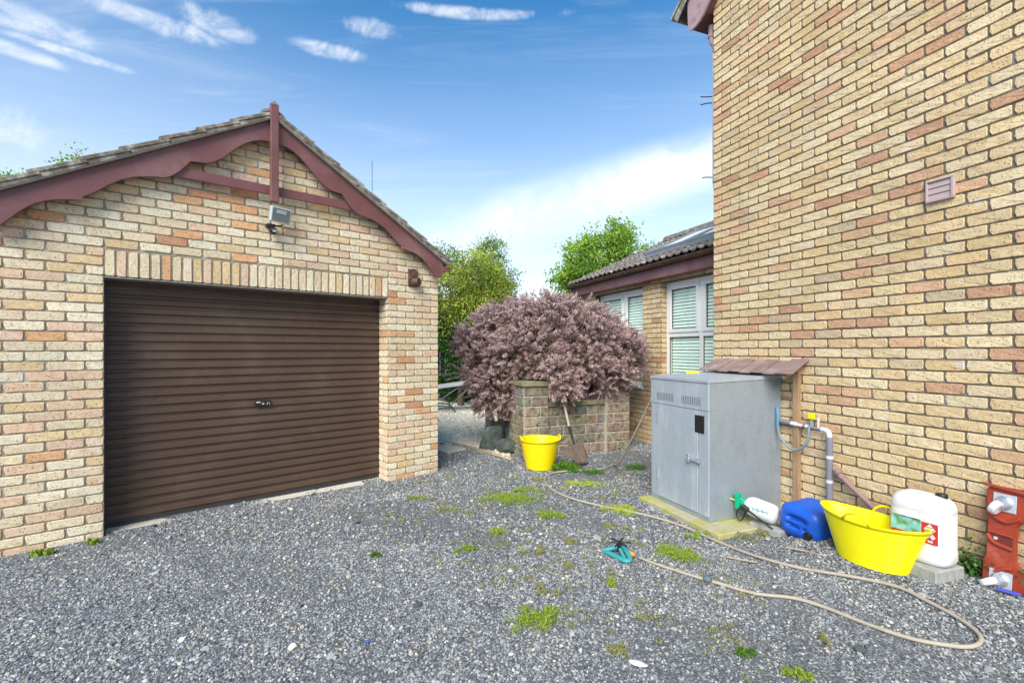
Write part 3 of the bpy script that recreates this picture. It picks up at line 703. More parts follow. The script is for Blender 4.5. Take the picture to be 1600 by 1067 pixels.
# vent grille
vg = empty('vent_grille', None, None); vg.parent = house; vg.location = (2.012, -.012, 2.555)
m = MB(); m.box(-.078, .078, -.022, .008, .062, .072); m.box(-.078, .078, -.022, .008, -.072, -.062); m.box(-.078, -.066, -.022, .008, -.0615, .0615); m.box(.062, .078, -.022, .008, -.0615, .0615); m.build('vent_frame', 'pale_purple', vg, bevel=.002)
for k in range(3):
    z = .041 - k * .041
    m = MB(); m.add([(-.066, -.010, z + .020), (.062, -.010, z + .020), (.062, -.016, z - .0185), (-.066, -.016, z - .0185)], [(0, 1, 2, 3)]); m.add([(-.066, -.016, z - .0185), (.062, -.016, z - .0185), (.062, -.010, z - .0195), (-.066, -.010, z - .0195)], [(0, 1, 2, 3)])
    m.build('louvre', 'pale_purple', vg)
# bargeboard and verge of the main roof at the far eaves
sl = .86
pts = [(-.255, 5.20), (-.250, 5.06), (-.225, 5.005), (-.18, 4.985), (-.125, 4.990), (-.07, 5.01), (-.02, 5.045), (.05, 5.115), (.16, 5.235), (.3, 5.37), (HW, 5.37 + (HW - .3) * sl), (HW, 5.72 + (HW - .3) * sl), (-.255, 5.72 + (-.555) * sl + .14)]
m = MB(); m.prism(pts, -.125, -.10); m.build('bargeboard', 'maroon_pale', house, bevel=.003)
m = MB(); m.prism([(-.24, 5.03), (-.02, 5.08), (.3, 5.40), (HW, 5.40 + (HW - .3) * sl), (HW, 5.42 + (HW - .3) * sl), (.3, 5.42), (-.24, 5.10)], -.0995, .3); m.build('soffit', 'maroon', house)
dirx = Vector((1, 0, sl)).normalized(); nx_ = Vector((-sl, 0, 1)).normalized()
mr = empty('roof'); mr.parent = house
for i in range(9):
    a = Vector((-.44, 0, 5.22)) + dirx * (.30 * i); b_ = a + dirx * .36
    for cc in range(3):
        q = MB(); y0 = -.17 + cc * .33
        vs = []
        for y in (y0, y0 + .325): vs += [a + Vector((0, y, 0)) + nx_ * .05, a + Vector((0, y, 0)) + nx_ * .085, b_ + Vector((0, y, 0)) + nx_ * .02, b_ + Vector((0, y, 0)) + nx_ * .055]
        q.add(vs, [(0, 1, 3, 2), (4, 6, 7, 5), (0, 4, 5, 1), (2, 3, 7, 6), (1, 5, 7, 3), (0, 2, 6, 4)])
        if cc == 0: q.add([v + Vector((0, 0, 0)) for v in [a + Vector((.03, -.16, 0)) + nx_ * -.05, a + Vector((.03, -.16, 0)) + nx_ * .05, b_ + Vector((0, -.16, 0)) + nx_ * -.05, b_ + Vector((0, -.16, 0)) + nx_ * .02,
                    a + Vector((.03, .05, 0)) + nx_ * -.05, a + Vector((.03, .05, 0)) + nx_ * .05, b_ + Vector((0, .05, 0)) + nx_ * -.05, b_ + Vector((0, .05, 0)) + nx_ * .02]],
                    [(0, 1, 3, 2), (4, 6, 7, 5), (0, 4, 5, 1), (2, 3, 7, 6)])
        q.build('roof_tile', 'tile', mr, bevel=.004)
# swan neck and downpipe on the far face
m = MB(); m.tube(spline([(-.10, .07, 5.02), (-.10, .07, 4.90), (-.085, .07, 4.83), (-.05, .07, 4.78), (-.045, .07, 4.70)], 5), .034, 10); m.tube([(-.10, .07, 4.93), (-.10, .07, 4.89)], .042, 10); m.build('swan_neck', 'maroon_pale', house, smooth=True)
m = MB(); m.tube([(-.045, .072, 4.72), (-.045, .072, 3.3)], .034, 10)
m.build('downpipe', 'lightpipe', house, smooth=True)
# aerial rods sticking out past the corner
ae = empty('tv_aerial', 'small metal aerial rods sticking out past the far corner of the tall house', 'aerial', W(HF, -.12, .05, 4.0), HF[1])
for (z, l) in ((.26, .10), (.19, .10), (-.62, .06)):
    m = MB(); m.tube([(.05, .03, z - .02), (-.02, -.015, z), (-.02 - l * .5, -.05, z + (.02 if z > .2 else 0))], .006, 6); m.build('rod', 'blackmetal', ae)
m = MB(); m.tube([(.05, .03, -.75), (.05, .03, .38)], .016, 8); m.build('mast', 'steel', ae)

# ---- the lower wing
EY = .88; WY = .985; EX0 = -4.5
ZB = 2.5
wins = [(-3.90, -2.427, .90, 2.505), (-1.980, -.42, .90, 2.505)]
segs = [(EX0, wins[0][0]), (wins[0][1], wins[1][0]), (wins[1][1], -.001)]
m = MB()
for a, b in segs: m.box(a, b, EY, EY + .25, -.1, ZB + .01)
m.box(EX0, -.001, EY + .0, EY + .25, ZB + .0105, 2.74)
for a, b, z0, z1 in wins: m.box(a + .001, b - .001, EY, EY + .25, -.1, z0 - .06)
m.build('wing_wall', 'mortar_h', house)
m = MB(); m.box(EX0, EX0 + .25, EY + .251, 5.2, -.1, 2.75); m.build('wing_wall', 'mortar_h', house)
bricks = []; Te = Matrix.Translation((0, EY, 0))
for row in range(0, 36):
    z0 = z00 - 21 * HH + row * HH + .01; cz = z0 + HH / 2
    if z0 + HH > 2.62: break
    if cz > ZB: sp = [(EX0, 0)]
    elif cz > wins[0][2] - .02: sp = segs
    else: sp = [(EX0, 0)]
    for a, b in sp:
        for cx, w in course(a, b, (-1.98 if row % 2 else -1.98 + .1125), .225): bricks.append((cx, cz, w, HH - .0085, Te))
        if len(sp) > 1 and b > -2.2 and b < -1.5:      # returns into the window reveal
            Tv = Matrix.Translation((b, EY, 0)) @ Matrix.Rotation(R(90), 4, 'Z'); bricks.append((.055, cz, .098, HH - .0085, Tv))
lay(house, HF, bricks, (MT['brick_h'], MT['brick_hfar']), PAL_H, HH, 0, 17, 'brickwork', length=.215)
# windows
for wi, (a, b, z0, z1) in enumerate(wins):
    win = empty('window'); win.parent = house; win.location = (0, WY, 0)
    zt = 1.71; mid = -1.252 if wi == 1 else -3.09
    m = MB(); fw = .055
    m.box(a, b, 0, .06, z1 - .06, z1); m.box(a, b, 0, .06, z0, z0 + .06); m.box(a, a + .06, 0, .06, z0 + .0601, z1 - .0601); m.box(b - .06, b, 0, .06, z0 + .0601, z1 - .0601)
    m.box(a + .0601, b - .0601, 0, .06, zt - .035, zt + .03); m.box(mid - .035, mid + .035, -.002, .06, z0 + .0601, zt - .0351); m.box(mid - .035, mid + .035, -.002, .06, zt + .0301, z1 - .0601)
    m.build('frame', 'upvc', win, bevel=.004)
    m = MB(); m.box(a - .02, b + .02, -.13, .05, z0 - .055, z0 - .002); m.build('sill', 'upvc', win, bevel=.006)
    for (xa, xb) in ((a + .06, mid - .035), (mid + .035, b - .06)):
        # opening casement above, fixed light below
        m = MB(); q = .055
        m.box(xa, xb, -.016, .03, z1 - .06 - q, z1 - .061); m.box(xa, xb, -.016, .03, zt + .031, zt + .03 + q); m.box(xa, xa + q, -.016, .03, zt + .0301 + q, z1 - .0601 - q); m.box(xb - q, xb, -.016, .03, zt + .0301 + q, z1 - .0601 - q)
        m.build('sash', 'upvc', win, bevel=.004)
        for (xc, xd, zc_, zd) in ((xa + q, xb - q, zt + .03 + q, z1 - .06 - q), (xa, xb, z0 + .06, zt - .035)):
            m = MB(); t = .010
            for bx4 in ((xc, xc + t, zc_, zd), (xd - t, xd, zc_, zd), (xc + t, xd - t, zc_, zc_ + t), (xc + t, xd - t, zd - t, zd)): m.box(bx4[0] + .0005, bx4[1] - .0005, .012, .02, bx4[2] + .0005, bx4[3] - .0005)
            m.build('seal', 'seal', win)
            m = MB(); m.add([(xc, .022, zc_), (xd, .022, zc_), (xd, .022, zd), (xc, .022, zd)], [(0, 1, 2, 3)]); m.build('pane', 'glass', win)
    # venetian blind: one slat mesh shared
    sm = MB(); sm.add([(a + .09, 0, 0), (b - .09, 0, 0), (b - .09, -.020, -.0452), (a + .09, -.020, -.0452)], [(0, 1, 2, 3)]); sme = sm.mesh('blind_slat', 'blind')
    z = z1 - .08
    while z > z0 + .08:
        link('blind_slat', sme, win, (0, .052 + random.uniform(-.001, .001), z), (0, random.uniform(-.001, .001), 0)); z -= .0468
    for xx in (a + .45, mid + .4): MB().box(xx, xx + .004, .0285, .0300, z0 + .05, z1 - .05).build('cord', 'upvc', win)
    m = MB(); m.box(a, b, .135, .14, z0, z1); m.build('room_dark_sheet', 'unlit_room', win)  # flat dark sheet painting the unlit room behind the blind
# eaves of the wing
m = MB(); m.box(EX0 - .12, -.002, .728, .75, 2.555, 2.745); m.build('fascia', 'maroon', house, bevel=.003)
m = MB(); m.box(EX0 - .1, -.003, .7505, EY - .001, 2.557, 2.566); m.build('soffit', 'maroon', house)
m = MB(); n = 8; rings = []
for x in (EX0 - .13, -.003): rings.append([(x, .672 + .056 * math.cos(math.pi + math.pi * k / n), 2.765 + .056 * math.sin(math.pi + math.pi * k / n)) for k in range(n + 1)] + [(x, .672 + .051 * math.cos(math.pi + math.pi * k / n), 2.766 + .05 * math.sin(math.pi + math.pi * k / n)) for k in range(n, -1, -1)])
m.rings(rings); gut = m.build('gutter', 'brownbox', house, smooth=True)
for x in (-3.75, -2.70, -1.50, -.35):
    m = MB(); rings = []
    for xx in (x - .03, x + .03): rings.append([(xx, .672 + .062 * math.cos(math.pi + math.pi * k / n), 2.765 + .062 * math.sin(math.pi + math.pi * k / n)) for k in range(n + 1)] + [(xx, .672 + .057 * math.cos(math.pi + math.pi * k / n), 2.766 + .057 * math.sin(math.pi + math.pi * k / n)) for k in range(n, -1, -1)])
    m.rings(rings); m.build('gutter_joint', 'brownbox', gut)
wr = empty('wing_roof'); wr.parent = house
ang = math.atan(.445); ca, sa = math.cos(ang), math.sin(ang)
Yr = lambda s_: .66 + s_ * ca; Zr = lambda s_: 2.785 + s_ * sa
def prof_tile(w=.30):      # double roll profile across the tile
    out_ = []
    for k in range(13):
        t = k / 12; x = t * w; ph = (t * 2) % 1
        h = .030 * max(0, math.sin(math.pi * (ph - .45) / .5)) if ph > .45 and ph < .95 else 0
        out_.append((x, h))
    return out_
pt_ = prof_tile(); tl = .385
vs = []
for (s_, lift) in ((0, .030), (tl, .004)):
    vs += [(x, s_ * ca - (h + lift) * sa, s_ * sa + (h + lift) * ca) for x, h in pt_]
    vs += [(x, s_ * ca - (h + lift - .018) * sa, s_ * sa + (h + lift - .018) * ca) for x, h in pt_]
npt = len(pt_); fs = []
for i in range(npt - 1):
    fs += [(i, i + 1, 2 * npt + i + 1, 2 * npt + i), (i, npt + i, npt + i + 1, i + 1)]
tm = MB(); tm.add(vs, fs); tme = tm.mesh('roof_tile', 'tile_ext')
s_ = 0; rowi = 0
while s_ < 2.50:
    x = EX0 - .16
    while x < -.20:
        sx0, sx1 = -2.88, -1.0
        yy = Yr(s_)
        if not (sx0 - .05 < x < sx1 - .2 and 1.22 < yy + .1 < 2.36):
            o = link('roof_tile', tme, wr, (x, Yr(s_), Zr(s_) + random.uniform(-.002, .002)), (random.uniform(-.006, .006), random.uniform(-.006, .006), 0))
        x += .30
    s_ += .345; rowi += 1
m = MB(); m.add([(EX0 - .1, Yr(0), Zr(-.03)), (-.003, Yr(0), Zr(-.03)), (-.003, Yr(2.6), Zr(2.57)), (EX0 - .1, Yr(2.6), Zr(2.57))], [(0, 1, 2, 3)])
m.add([(EX0 - .1, Yr(2.6), Zr(2.57)), (-.003, Yr(2.6), Zr(2.57)), (-.003, Yr(5.2), Zr(0)), (EX0 - .1, Yr(5.2), Zr(0))], [(0, 1, 2, 3)])
m.add([(EX0 - .1, Yr(0), Zr(-.2)), (EX0 - .1, Yr(0), Zr(-.03)), (EX0 - .1, Yr(2.6), Zr(2.57)), (EX0 - .1, Yr(5.2), Zr(0)), (EX0 - .1, Yr(5.2), Zr(-.2))], [(0, 1, 2, 3, 4)])
m.build('roof_deck', 'tile_ext', wr)
for i in range(10):
    x = EX0 + .06 + i * .45; mm = MB(); n = 8; rings = []
    for xx, rr in ((x, .118), (x + .44, .112)):
        rings.append([(xx, Yr(2.55) + rr * math.cos(math.pi * k / n), Zr(2.55) + .01 + rr * math.sin(math.pi * k / n)) for k in range(n + 1)])
    mm.rings(rings, False, True, True); mm.build('ridge_tile', 'tile_ext', wr)
# rooflight
rl = empty('rooflight'); rl.parent = house
def slopebox(x0, x1, s0, s1, h0, h1, name, mt):
    m = MB(); vs = []
    for x in (x0, x1):
        for s__ in (s0, s1):
            for h in (h0, h1): vs.append((x, Yr(s__) - h * sa, Zr(s__) + h * ca))
    m.add(vs, [(0, 1, 3, 2), (4, 6, 7, 5), (0, 4, 5, 1), (2, 3, 7, 6), (0, 2, 6, 4), (1, 5, 7, 3)]); return m.build(name, mt, rl)
S0, S1 = .66, 1.95
for xa, xb in ((-2.88, -1.95), (-1.94, -1.0)):
    slopebox(xa, xb, S0, S0 + .09, .03, .105, 'rooflight_frame', 'velux'); slopebox(xa, xb, S1 - .09, S1, .03, .105, 'rooflight_frame', 'velux')
    slopebox(xa, xa + .07, S0 + .0905, S1 - .0905, .03, .105, 'rooflight_frame', 'velux'); slopebox(xb - .07, xb, S0 + .0905, S1 - .0905, .03, .105, 'rooflight_frame', 'velux')
    slopebox(xa + .0705, xb - .0705, S0 + .091, S1 - .091, .06, .09, 'rooflight_pane', 'roofglass')
slopebox(-2.95, -.95, S0 - .14, S0 - .001, .02, .05, 'flashing', 'velux')
slopebox(-2.95, -.95, S0, S1, -.02, .02, 'rooflight_base', 'velux')

# waste pipe on the wall
wp = empty('waste_pipe', 'short brown waste pipe sloping down the yellow brick wall behind the yellow tub', 'pipe', W(HF, 1.365, -.03, .52), HF[1])
m = MB(); m.tube([(-.025, .03, .012), (-.02, -.02, .01), (.02, -.03, -.02), (.26, -.035, -.19), (.33, -.035, -.245)], .021, 12); m.build('pipe', 'brownpipe', wp, smooth=True)
m = MB(); m.tube([(-.022, -.012, .014), (.012, -.03, -.012)], .029, 12); m.tube([(.016, -.03, -.018), (.04, -.03, -.034)], .026, 12); m.build('elbow', 'brownpipe', wp, smooth=True)

# ================================================================== STONE PLANTER
pln = empty('stone_planter', 'square sandstone planter with two pillars, low front wall and mossy green coping', 'planter', W(HF, -2.0, -1.371), HF[1])
# planter local: front faces +x (towards viewer), y runs to the right
STC = [(.32, .265, .19), (.28, .235, .175), (.26, .225, .175), (.35, .26, .165), (.34, .285, .205), (.235, .205, .165), (.33, .27, .185), (.29, .255, .20)]
def stone_mesh(seed):
    r = random.Random(seed); n = 12; o = []
    hx, hz = .5, .5
    base = [(-.46, .5), (-.15, .5), (.18, .5), (.46, .5), (.5, .42), (.5, -.40), (.46, -.5), (.15, -.5), (-.18, -.5), (-.46, -.5), (-.5, -.42), (-.5, .4)]
    V = []
    for (p, q, y) in ((1.0, 1.0, .3), (.985, .97, -.35), (.90, .80, -1.0)):
        for x, z in base: V.append((x * p + r.uniform(-.008, .008), y + (r.uniform(-.22, .22) if y < 0 else 0), z * q + r.uniform(-.02, .02)))
    F_ = []
    for k in range(2):
        for i in range(12):
            a, b = k * 12 + i, k * 12 + (i + 1) % 12; F_ += [(a, b, b + 12), (a, b + 12, a + 12)]
    for i in range(1, 11): F_.append((24, 24 + i, 24 + i + 1))
    return rawmesh('stone', np.array(V), np.array(F_)[:, ::-1], 'stone')
stones = [stone_mesh(i + 50) for i in range(8)]
rs = random.Random(21)
def stone_face(u0, u1, z0, z1, T, seed, hrow=.135, proud=.013):
    r = random.Random(seed); z = z0; i = 0
    rows = max(1, round((z1 - z0) / hrow)); hr = (z1 - z0) / rows
    for k in range(rows):
        u = u0 + 0; first = True
        while u < u1 - .02:
            w = r.uniform(.13, .36) if not (first and k % 2) else r.choice([.11, .17])
            if u1 - (u + w) < .09: w = u1 - u
            first = False
            o = bpy.data.objects.new('stone', r.choice(stones)); col.objects.link(o); o.parent = pln
            o.matrix_local = T @ Matrix.Translation((u + w / 2, 0, z + hr / 2)) @ Matrix.Diagonal((w - .011, proud, hr - .011, 1))
            o.color = tuple(v * r.uniform(.85, 1.15) for v in r.choice(STC)) + (1,)
            u += w; z = z
        z += hr
PD = .54; PW1 = .365; PY2, PY3 = 1.30, 1.695; HT = .985; LOWT = .69
m = MB(); m.box(-PD, 0, 0, PW1, -.05, HT); m.box(-PD, 0, PY2, PY3, -.05, HT); m.box(-.28, -.06, PW1 + .0005, PY2 - .0005, -.05, LOWT)
m.box(-1.5, -PD - .001, .05, .28, -.05, LOWT); m.box(-1.5, -PD - .001, PY3 - .28, PY3 - .05, -.05, LOWT); m.box(-1.75, -1.501, .0, PY3, -.05, HT)
m.build('core', mat('pale_mortar', (.46, .42, .35), .95, var=.2, vscale=20, bump=.6), pln)
FX = lambda y0: Matrix.Translation((0, 0, 0)) @ Matrix.Rotation(R(90), 4, 'Z')      # local x -> +y ; face normal -y -> +x
Tf = Matrix.Rotation(R(90), 4, 'Z')
stone_face(0, PW1, 0.0, HT, Tf, 1); stone_face(PY2, PY3, 0.0, HT, Tf, 4)
stone_face(PW1, PY2, 0, LOWT, Matrix.Translation((-.06, 0, 0)) @ Tf, 3)
Tl = Matrix.Translation((-PD, 0, 0))
stone_face(0, PD, 0, HT, Tl, 5)
stone_face(0, .95, 0, LOWT, Matrix.Translation((-1.5, .05, 0)), 6)
Tr2 = Matrix.Translation((0, PY3, 0)) @ Matrix.Rotation(R(180), 4, 'Z'); stone_face(0, PD, 0, HT, Tr2, 8)
Tin = Matrix.Translation((-.06, PW1, 0)) @ Matrix.Rotation(R(180), 4, 'Z'); 
m = MB(); m.box(-PD - .04, .04, -.04, PW1 + .04, HT + .001, HT + .07); m.build('coping', 'coping', pln, bevel=.008, seg=2)
m = MB(); m.box(-PD - .04, .04, PY2 - .04, PY3 + .04, HT + .001, HT + .07); m.build('coping', 'coping', pln, bevel=.008, seg=2)
m = MB(); m.box(-.32, -.025, PW1 + .002, PY2 - .002, LOWT + .001, LOWT + .07); m.build('coping', 'coping', pln, bevel=.008, seg=2)
m = MB(); m.box(-PD - .02, -.30, .08, PW1 + .02, HT + .071, HT + .16); m.build('coping', 'coping', pln, bevel=.01, seg=2)
m = MB(); m.box(-1.5, -.29, .285, PY3 - .285, .5, .62); m.build('soil', mat('dark_soil', (.05, .038, .028), .98, var=.4, vscale=30, bump=.8), pln)

# ================================================================== FOLIAGE
def leaves(name, centers, dirs, size, asp, matname, tone, droop=0, parent=None, jitter=.6, tri=False):
    """one bent rhombus per leaf; arrays of centres, directions, tones"""
    n = len(centers); d = dirs + rng.normal(0, jitter, (n, 3)); d /= np.linalg.norm(d, axis=1)[:, None] + 1e-9
    u = np.cross(d, rng.normal(0, 1, (n, 3))); u /= np.linalg.norm(u, axis=1)[:, None] + 1e-9
    s = size * rng.uniform(.65, 1.35, n)[:, None]
    A = centers - d * s * .5; C = centers + d * s * .5; B = centers + u * s * asp * .5 - np.cross(d, u) * s * .12; D = centers - u * s * asp * .5 - np.cross(d, u) * s * .12
    V = np.stack([A, B, C, D], 1).reshape(-1, 3); F_ = np.arange(4 * n).reshape(n, 4)
    me = rawmesh(name, V, F_, matname, tone=np.clip(tone, 0, 1)); return link(name, me, parent)
def ellipsoid_shell(n, c, r_, inner=.55):
    v = rng.normal(0, 1, (n, 3)); v /= np.linalg.norm(v, axis=1)[:, None]; f = inner + (1 - inner) * rng.random(n) ** .5
    return np.array(c) + v * np.array(r_) * f[:, None], v
# --- the purple shrub spilling over the planter
shrub = empty('purple_shrub', 'large spreading shrub with dusty purple leaves spilling over the stone planter', 'shrub', (0.65, 7.25, 0))
def plumes(lobes, per, leafn, seed, L0=.30, rad=.055):
    C, D, T = [], [], []
    for (c, r_, w) in lobes:
        k = int(per * w); P, v = ellipsoid_shell(k, c, r_, .66); P = c + (P - c) * np.exp(rng.normal(0, .07, (k, 1)))
        for p, n_ in zip(P, v):
            d = n_ * np.array([1, 1, .75]) + np.array([0, -.1, .12]) + rng.normal(0, .3, 3); d /= np.linalg.norm(d); ln = L0 * rng.uniform(.6, 1.3)
            t = rng.random(leafn) ** .8; bend = np.array([0, 0, -.35]) * rng.uniform(0, 1)
            pts = p + np.outer(t * ln, d) + np.outer((t * ln) ** 2 * 2.0, bend) - d * ln * .4
            rr = rad * (1.15 - .75 * t) * rng.random(leafn) ** .5
            o = rng.normal(0, 1, (leafn, 3)); o /= np.linalg.norm(o, axis=1)[:, None]
            C.append(pts + o * rr[:, None]); D.append(o * .7 + d)
            base = rng.normal(.47, .15)
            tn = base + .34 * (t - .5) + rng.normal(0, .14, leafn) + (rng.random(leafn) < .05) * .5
            T.append(tn)
    return np.vstack(C), np.vstack(D), np.concatenate(T)
lobes = [((.55, 7.35, 1.74), (1.08, .75, .50), 1.35), ((.02, 7.3, 1.95), (.5, .5, .30), .4), ((-.30, 7.15, 1.30), (.42, .5, .50), .6), ((-.22, 6.95, .90), (.42, .35, .40), .5), ((-.62, 7.2, 1.62), (.30, .35, .25), .22), ((-.35, 7.25, 1.85), (.35, .35, .25), .25), ((.45, 7.3, 2.12), (.5, .4, .22), .3), ((1.05, 7.15, 1.02), (.65, .3, .28), .4), ((.20, 6.85, 1.45), (.55, .45, .42), .6),
         ((1.20, 7.05, 1.62), (.55, .5, .42), .6), ((1.72, 7.0, 1.42), (.30, .4, .34), .38), ((.70, 6.40, .98), (.22, .14, .17), .20), ((.62, 6.55, 1.2), (.3, .2, .15), .16), ((1.05, 6.75, 1.28), (.45, .28, .24), .32), ((-.55, 7.2, 1.55), (.22, .35, .22), .16),
         ((.9, 7.4, 2.02), (.7, .5, .28), .35), ((.35, 6.75, 1.18), (.35, .22, .16), .16), ((1.45, 6.85, 1.15), (.30, .3, .22), .16)]
C, D, T = plumes(lobes, 520, 175, 1, .19, .050)
ok = ~((C[:, 2] < 1.08) & (C[:, 0] > .12) & (C[:, 0] < .5) & (C[:, 1] < 6.95)); ok &= C[:, 2] > .46
ho = hl(C[:, 0], C[:, 1]); ok &= ~((ho[0] < .02) & (ho[1] > .80))
C, D, T = C[ok], D[ok], T[ok]
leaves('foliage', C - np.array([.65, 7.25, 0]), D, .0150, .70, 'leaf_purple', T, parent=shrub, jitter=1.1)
Ci, vi = [], []
for (c, r_, w) in lobes:      # inner twigs and leaves, toned dark to paint the shade in the gaps
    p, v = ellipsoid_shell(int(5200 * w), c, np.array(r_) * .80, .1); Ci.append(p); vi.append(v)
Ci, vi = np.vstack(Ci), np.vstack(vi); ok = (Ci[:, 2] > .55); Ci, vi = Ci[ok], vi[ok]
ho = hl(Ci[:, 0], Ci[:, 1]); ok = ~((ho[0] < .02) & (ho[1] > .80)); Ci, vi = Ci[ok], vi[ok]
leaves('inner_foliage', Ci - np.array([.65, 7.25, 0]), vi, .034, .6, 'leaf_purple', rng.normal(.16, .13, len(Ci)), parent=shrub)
sx_l = [(-.62 + 2.45 * i / 25) for i in range(26)]
sh_lobes = [((x_, rng.uniform(6.85, 7.2), 2.18 - .62 * ((x_ - .55) / 1.25) ** 2 - (0, .3, .6)[i_ % 3] * rng.uniform(.6, 1)), (.09, .09, .10), .06) for i_, x_ in enumerate(sx_l)] + [((x_, 6.75, z_), (.10, .08, .12), .05) for x_, z_ in ((-.1, .72), (-.45, .9), (.1, 1.1), (.85, 1.02), (1.3, .98), (1.6, 1.1), (.45, 1.12), (-.7, 1.15))]
C, D, T = plumes(sh_lobes, 300, 150, 9, .26, .03)
ho = hl(C[:, 0], C[:, 1]); ok = ~((ho[0] < .02) & (ho[1] > .80)) & ~((C[:, 0] < .1) & (C[:, 2] < .5)); C, D, T = C[ok], D[ok], T[ok]
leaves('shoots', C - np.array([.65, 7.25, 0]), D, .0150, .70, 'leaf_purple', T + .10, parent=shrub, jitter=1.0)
r = random.Random(4)
for i in range(16):
    m = MB(); b0 = Vector((r.uniform(-.25, .35), r.uniform(-.2, .2), .6)); tip = Vector((r.uniform(-1.0, 1.0), r.uniform(-.6, .3), r.uniform(1.1, 1.95)))
    m.tube(spline([b0, b0.lerp(tip, .5) + Vector((0, 0, .12)), tip], 5), [.022 - .016 * k / 10 for k in range(11)], 6); m.build('stem', 'bark', shrub)

def wobble(P, c, r_):
    q = (P - np.array(c)) / np.array(r_); a = np.arctan2(q[:, 2], q[:, 0]); ph = c[0] * 3.1 + c[2] * 1.7
    f = 1 + .16 * np.sin(3 * a + ph) + .12 * np.sin(7 * a + 2 * ph) + .08 * np.sin(13 * a + ph)
    return np.array(c) + (P - np.array(c)) * f[:, None]
def tree(name, label, base, trunk_h, lobes_, n, size, asp, matname, tone_mu, tone_sd, group=None, clump=28, sag=0, limbs=7, r0=.09):
    o = empty(name, label, 'tree' if 'tree' in name else 'hedge', base, 0, group); bx_ = np.array(base)
    C, D, T = [], [], []
    W_ = sum(l[2] for l in lobes_)
    for (c, r_, w) in lobes_:
        k = int(n * w / W_ / clump); P, v = ellipsoid_shell(k, c, r_, .45); P = wobble(P, c, r_)
        for p, n_ in zip(P, v):
            cr = rng.uniform(.35, 1.1) * size * 5.5
            q = rng.normal(0, 1, (clump, 3)) * np.array([1, 1, .7]) * cr * .5
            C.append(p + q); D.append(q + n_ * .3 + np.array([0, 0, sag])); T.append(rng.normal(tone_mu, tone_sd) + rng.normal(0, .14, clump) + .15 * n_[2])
    C, D, T = np.vstack(C), np.vstack(D), np.concatenate(T)
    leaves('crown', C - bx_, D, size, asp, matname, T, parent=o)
    m = MB(); r = random.Random(len(C)); h = trunk_h
    m.tube([(0, 0, -.05), (.03, 0, h * .5), (0, .03, h)], [r0, r0 * .8, r0 * .6], 8)
    for i in range(limbs):
        c, r_, w = lobes_[i % len(lobes_)]; e = Vector(c) - Vector(base) + Vector((r.uniform(-.6, .6) * r_[0], r.uniform(-.6, .6) * r_[1], r.uniform(-.2, .6) * r_[2]))
        s_ = Vector((0, 0, h * r.uniform(.5, 1))); m.tube(spline([s_, s_.lerp(e, .5) + Vector((0, 0, .1)), e], 4), [r0 * .45 * (1 - k / 10) + .006 for k in range(9)], 6)
    m.build('trunk', 'bark', o); return o
# golden bamboo-like trees left of the shrub, beyond the garage
tree('golden_tree', 'bushy golden green tree between the garage corner and the purple shrub', (-1.35, 12.3, 0), 1.6,
     [((-1.6, 12.2, 3.0), (.75, .6, .95), 1), ((-.75, 12.2, 3.25), (.62, .6, .75), .9), ((-.35, 12.2, 2.75), (.45, .5, .55), .5), ((-1.9, 12.1, 2.3), (.5, .5, .6), .5), ((-1.0, 12.0, 2.4), (.7, .5, .6), .7), ((-.4, 12.2, 2.1), (.5, .4, .5), .5)],
     30000, .066, .45, 'leaf_gold', .42, .28, clump=44)
tree('dark_tree', 'darker slender-leaved tree behind the golden green one with twigs against the sky', (-.9, 13.4, 0), 2.2,
     [((-1.1, 13.3, 3.5), (.9, .6, .75), 1), ((-.62, 13.3, 4.1), (.42, .4, .55), .55), ((-1.9, 13.3, 4.0), (.5, .4, .45), .4), ((-.3, 13.3, 3.3), (.5, .4, .5), .4), ((-1.4, 12.8, 2.2), (1.1, .3, .9), 1.4)],
     20000, .060, .45, 'leaf_green', .25, .2, clump=26)
tree('maple_tree', 'leafy bright green tree rising behind the tiled roof of the low wing', (2.9, 15.0, 0), 2.4,
     [((2.25, 15, 4.15), (.60, .6, .75), .8), ((3.40, 15, 4.70), (.44, .5, .9), .9), ((1.75, 15, 3.6), (.45, .5, .5), .4), ((2.8, 15, 3.4), (1.2, .7, .8), 1), ((4.4, 15, 4.2), (.55, .5, .55), .35), ((2.5, 15, 4.75), (.35, .4, .4), .2), ((4.0, 15, 3.6), (.7, .5, .5), .4)],
     24000, .080, .75, 'leaf_green', .6, .22, clump=46)
tree('far_tree', 'distant green tree whose top just shows over the left slope of the garage roof', (-14.6, 16.0, 0), 5.0,
     [((-14.7, 16, 7.2), (.45, .5, .75), 1), ((-14.3, 16, 6.6), (.8, .6, .8), 1)], 5000, .10, .6, 'leaf_green', .5, .2)
tree('far_tree', 'distant green tree at the left picture edge, above the lowest roof tiles', (-17.4, 16.0, 0), 4.5,
     [((-17.4, 16, 6.8), (.9, .6, .75), 1), ((-18.3, 16, 6.6), (.8, .6, .7), 1)], 5000, .10, .6, 'leaf_green', .5, .2)
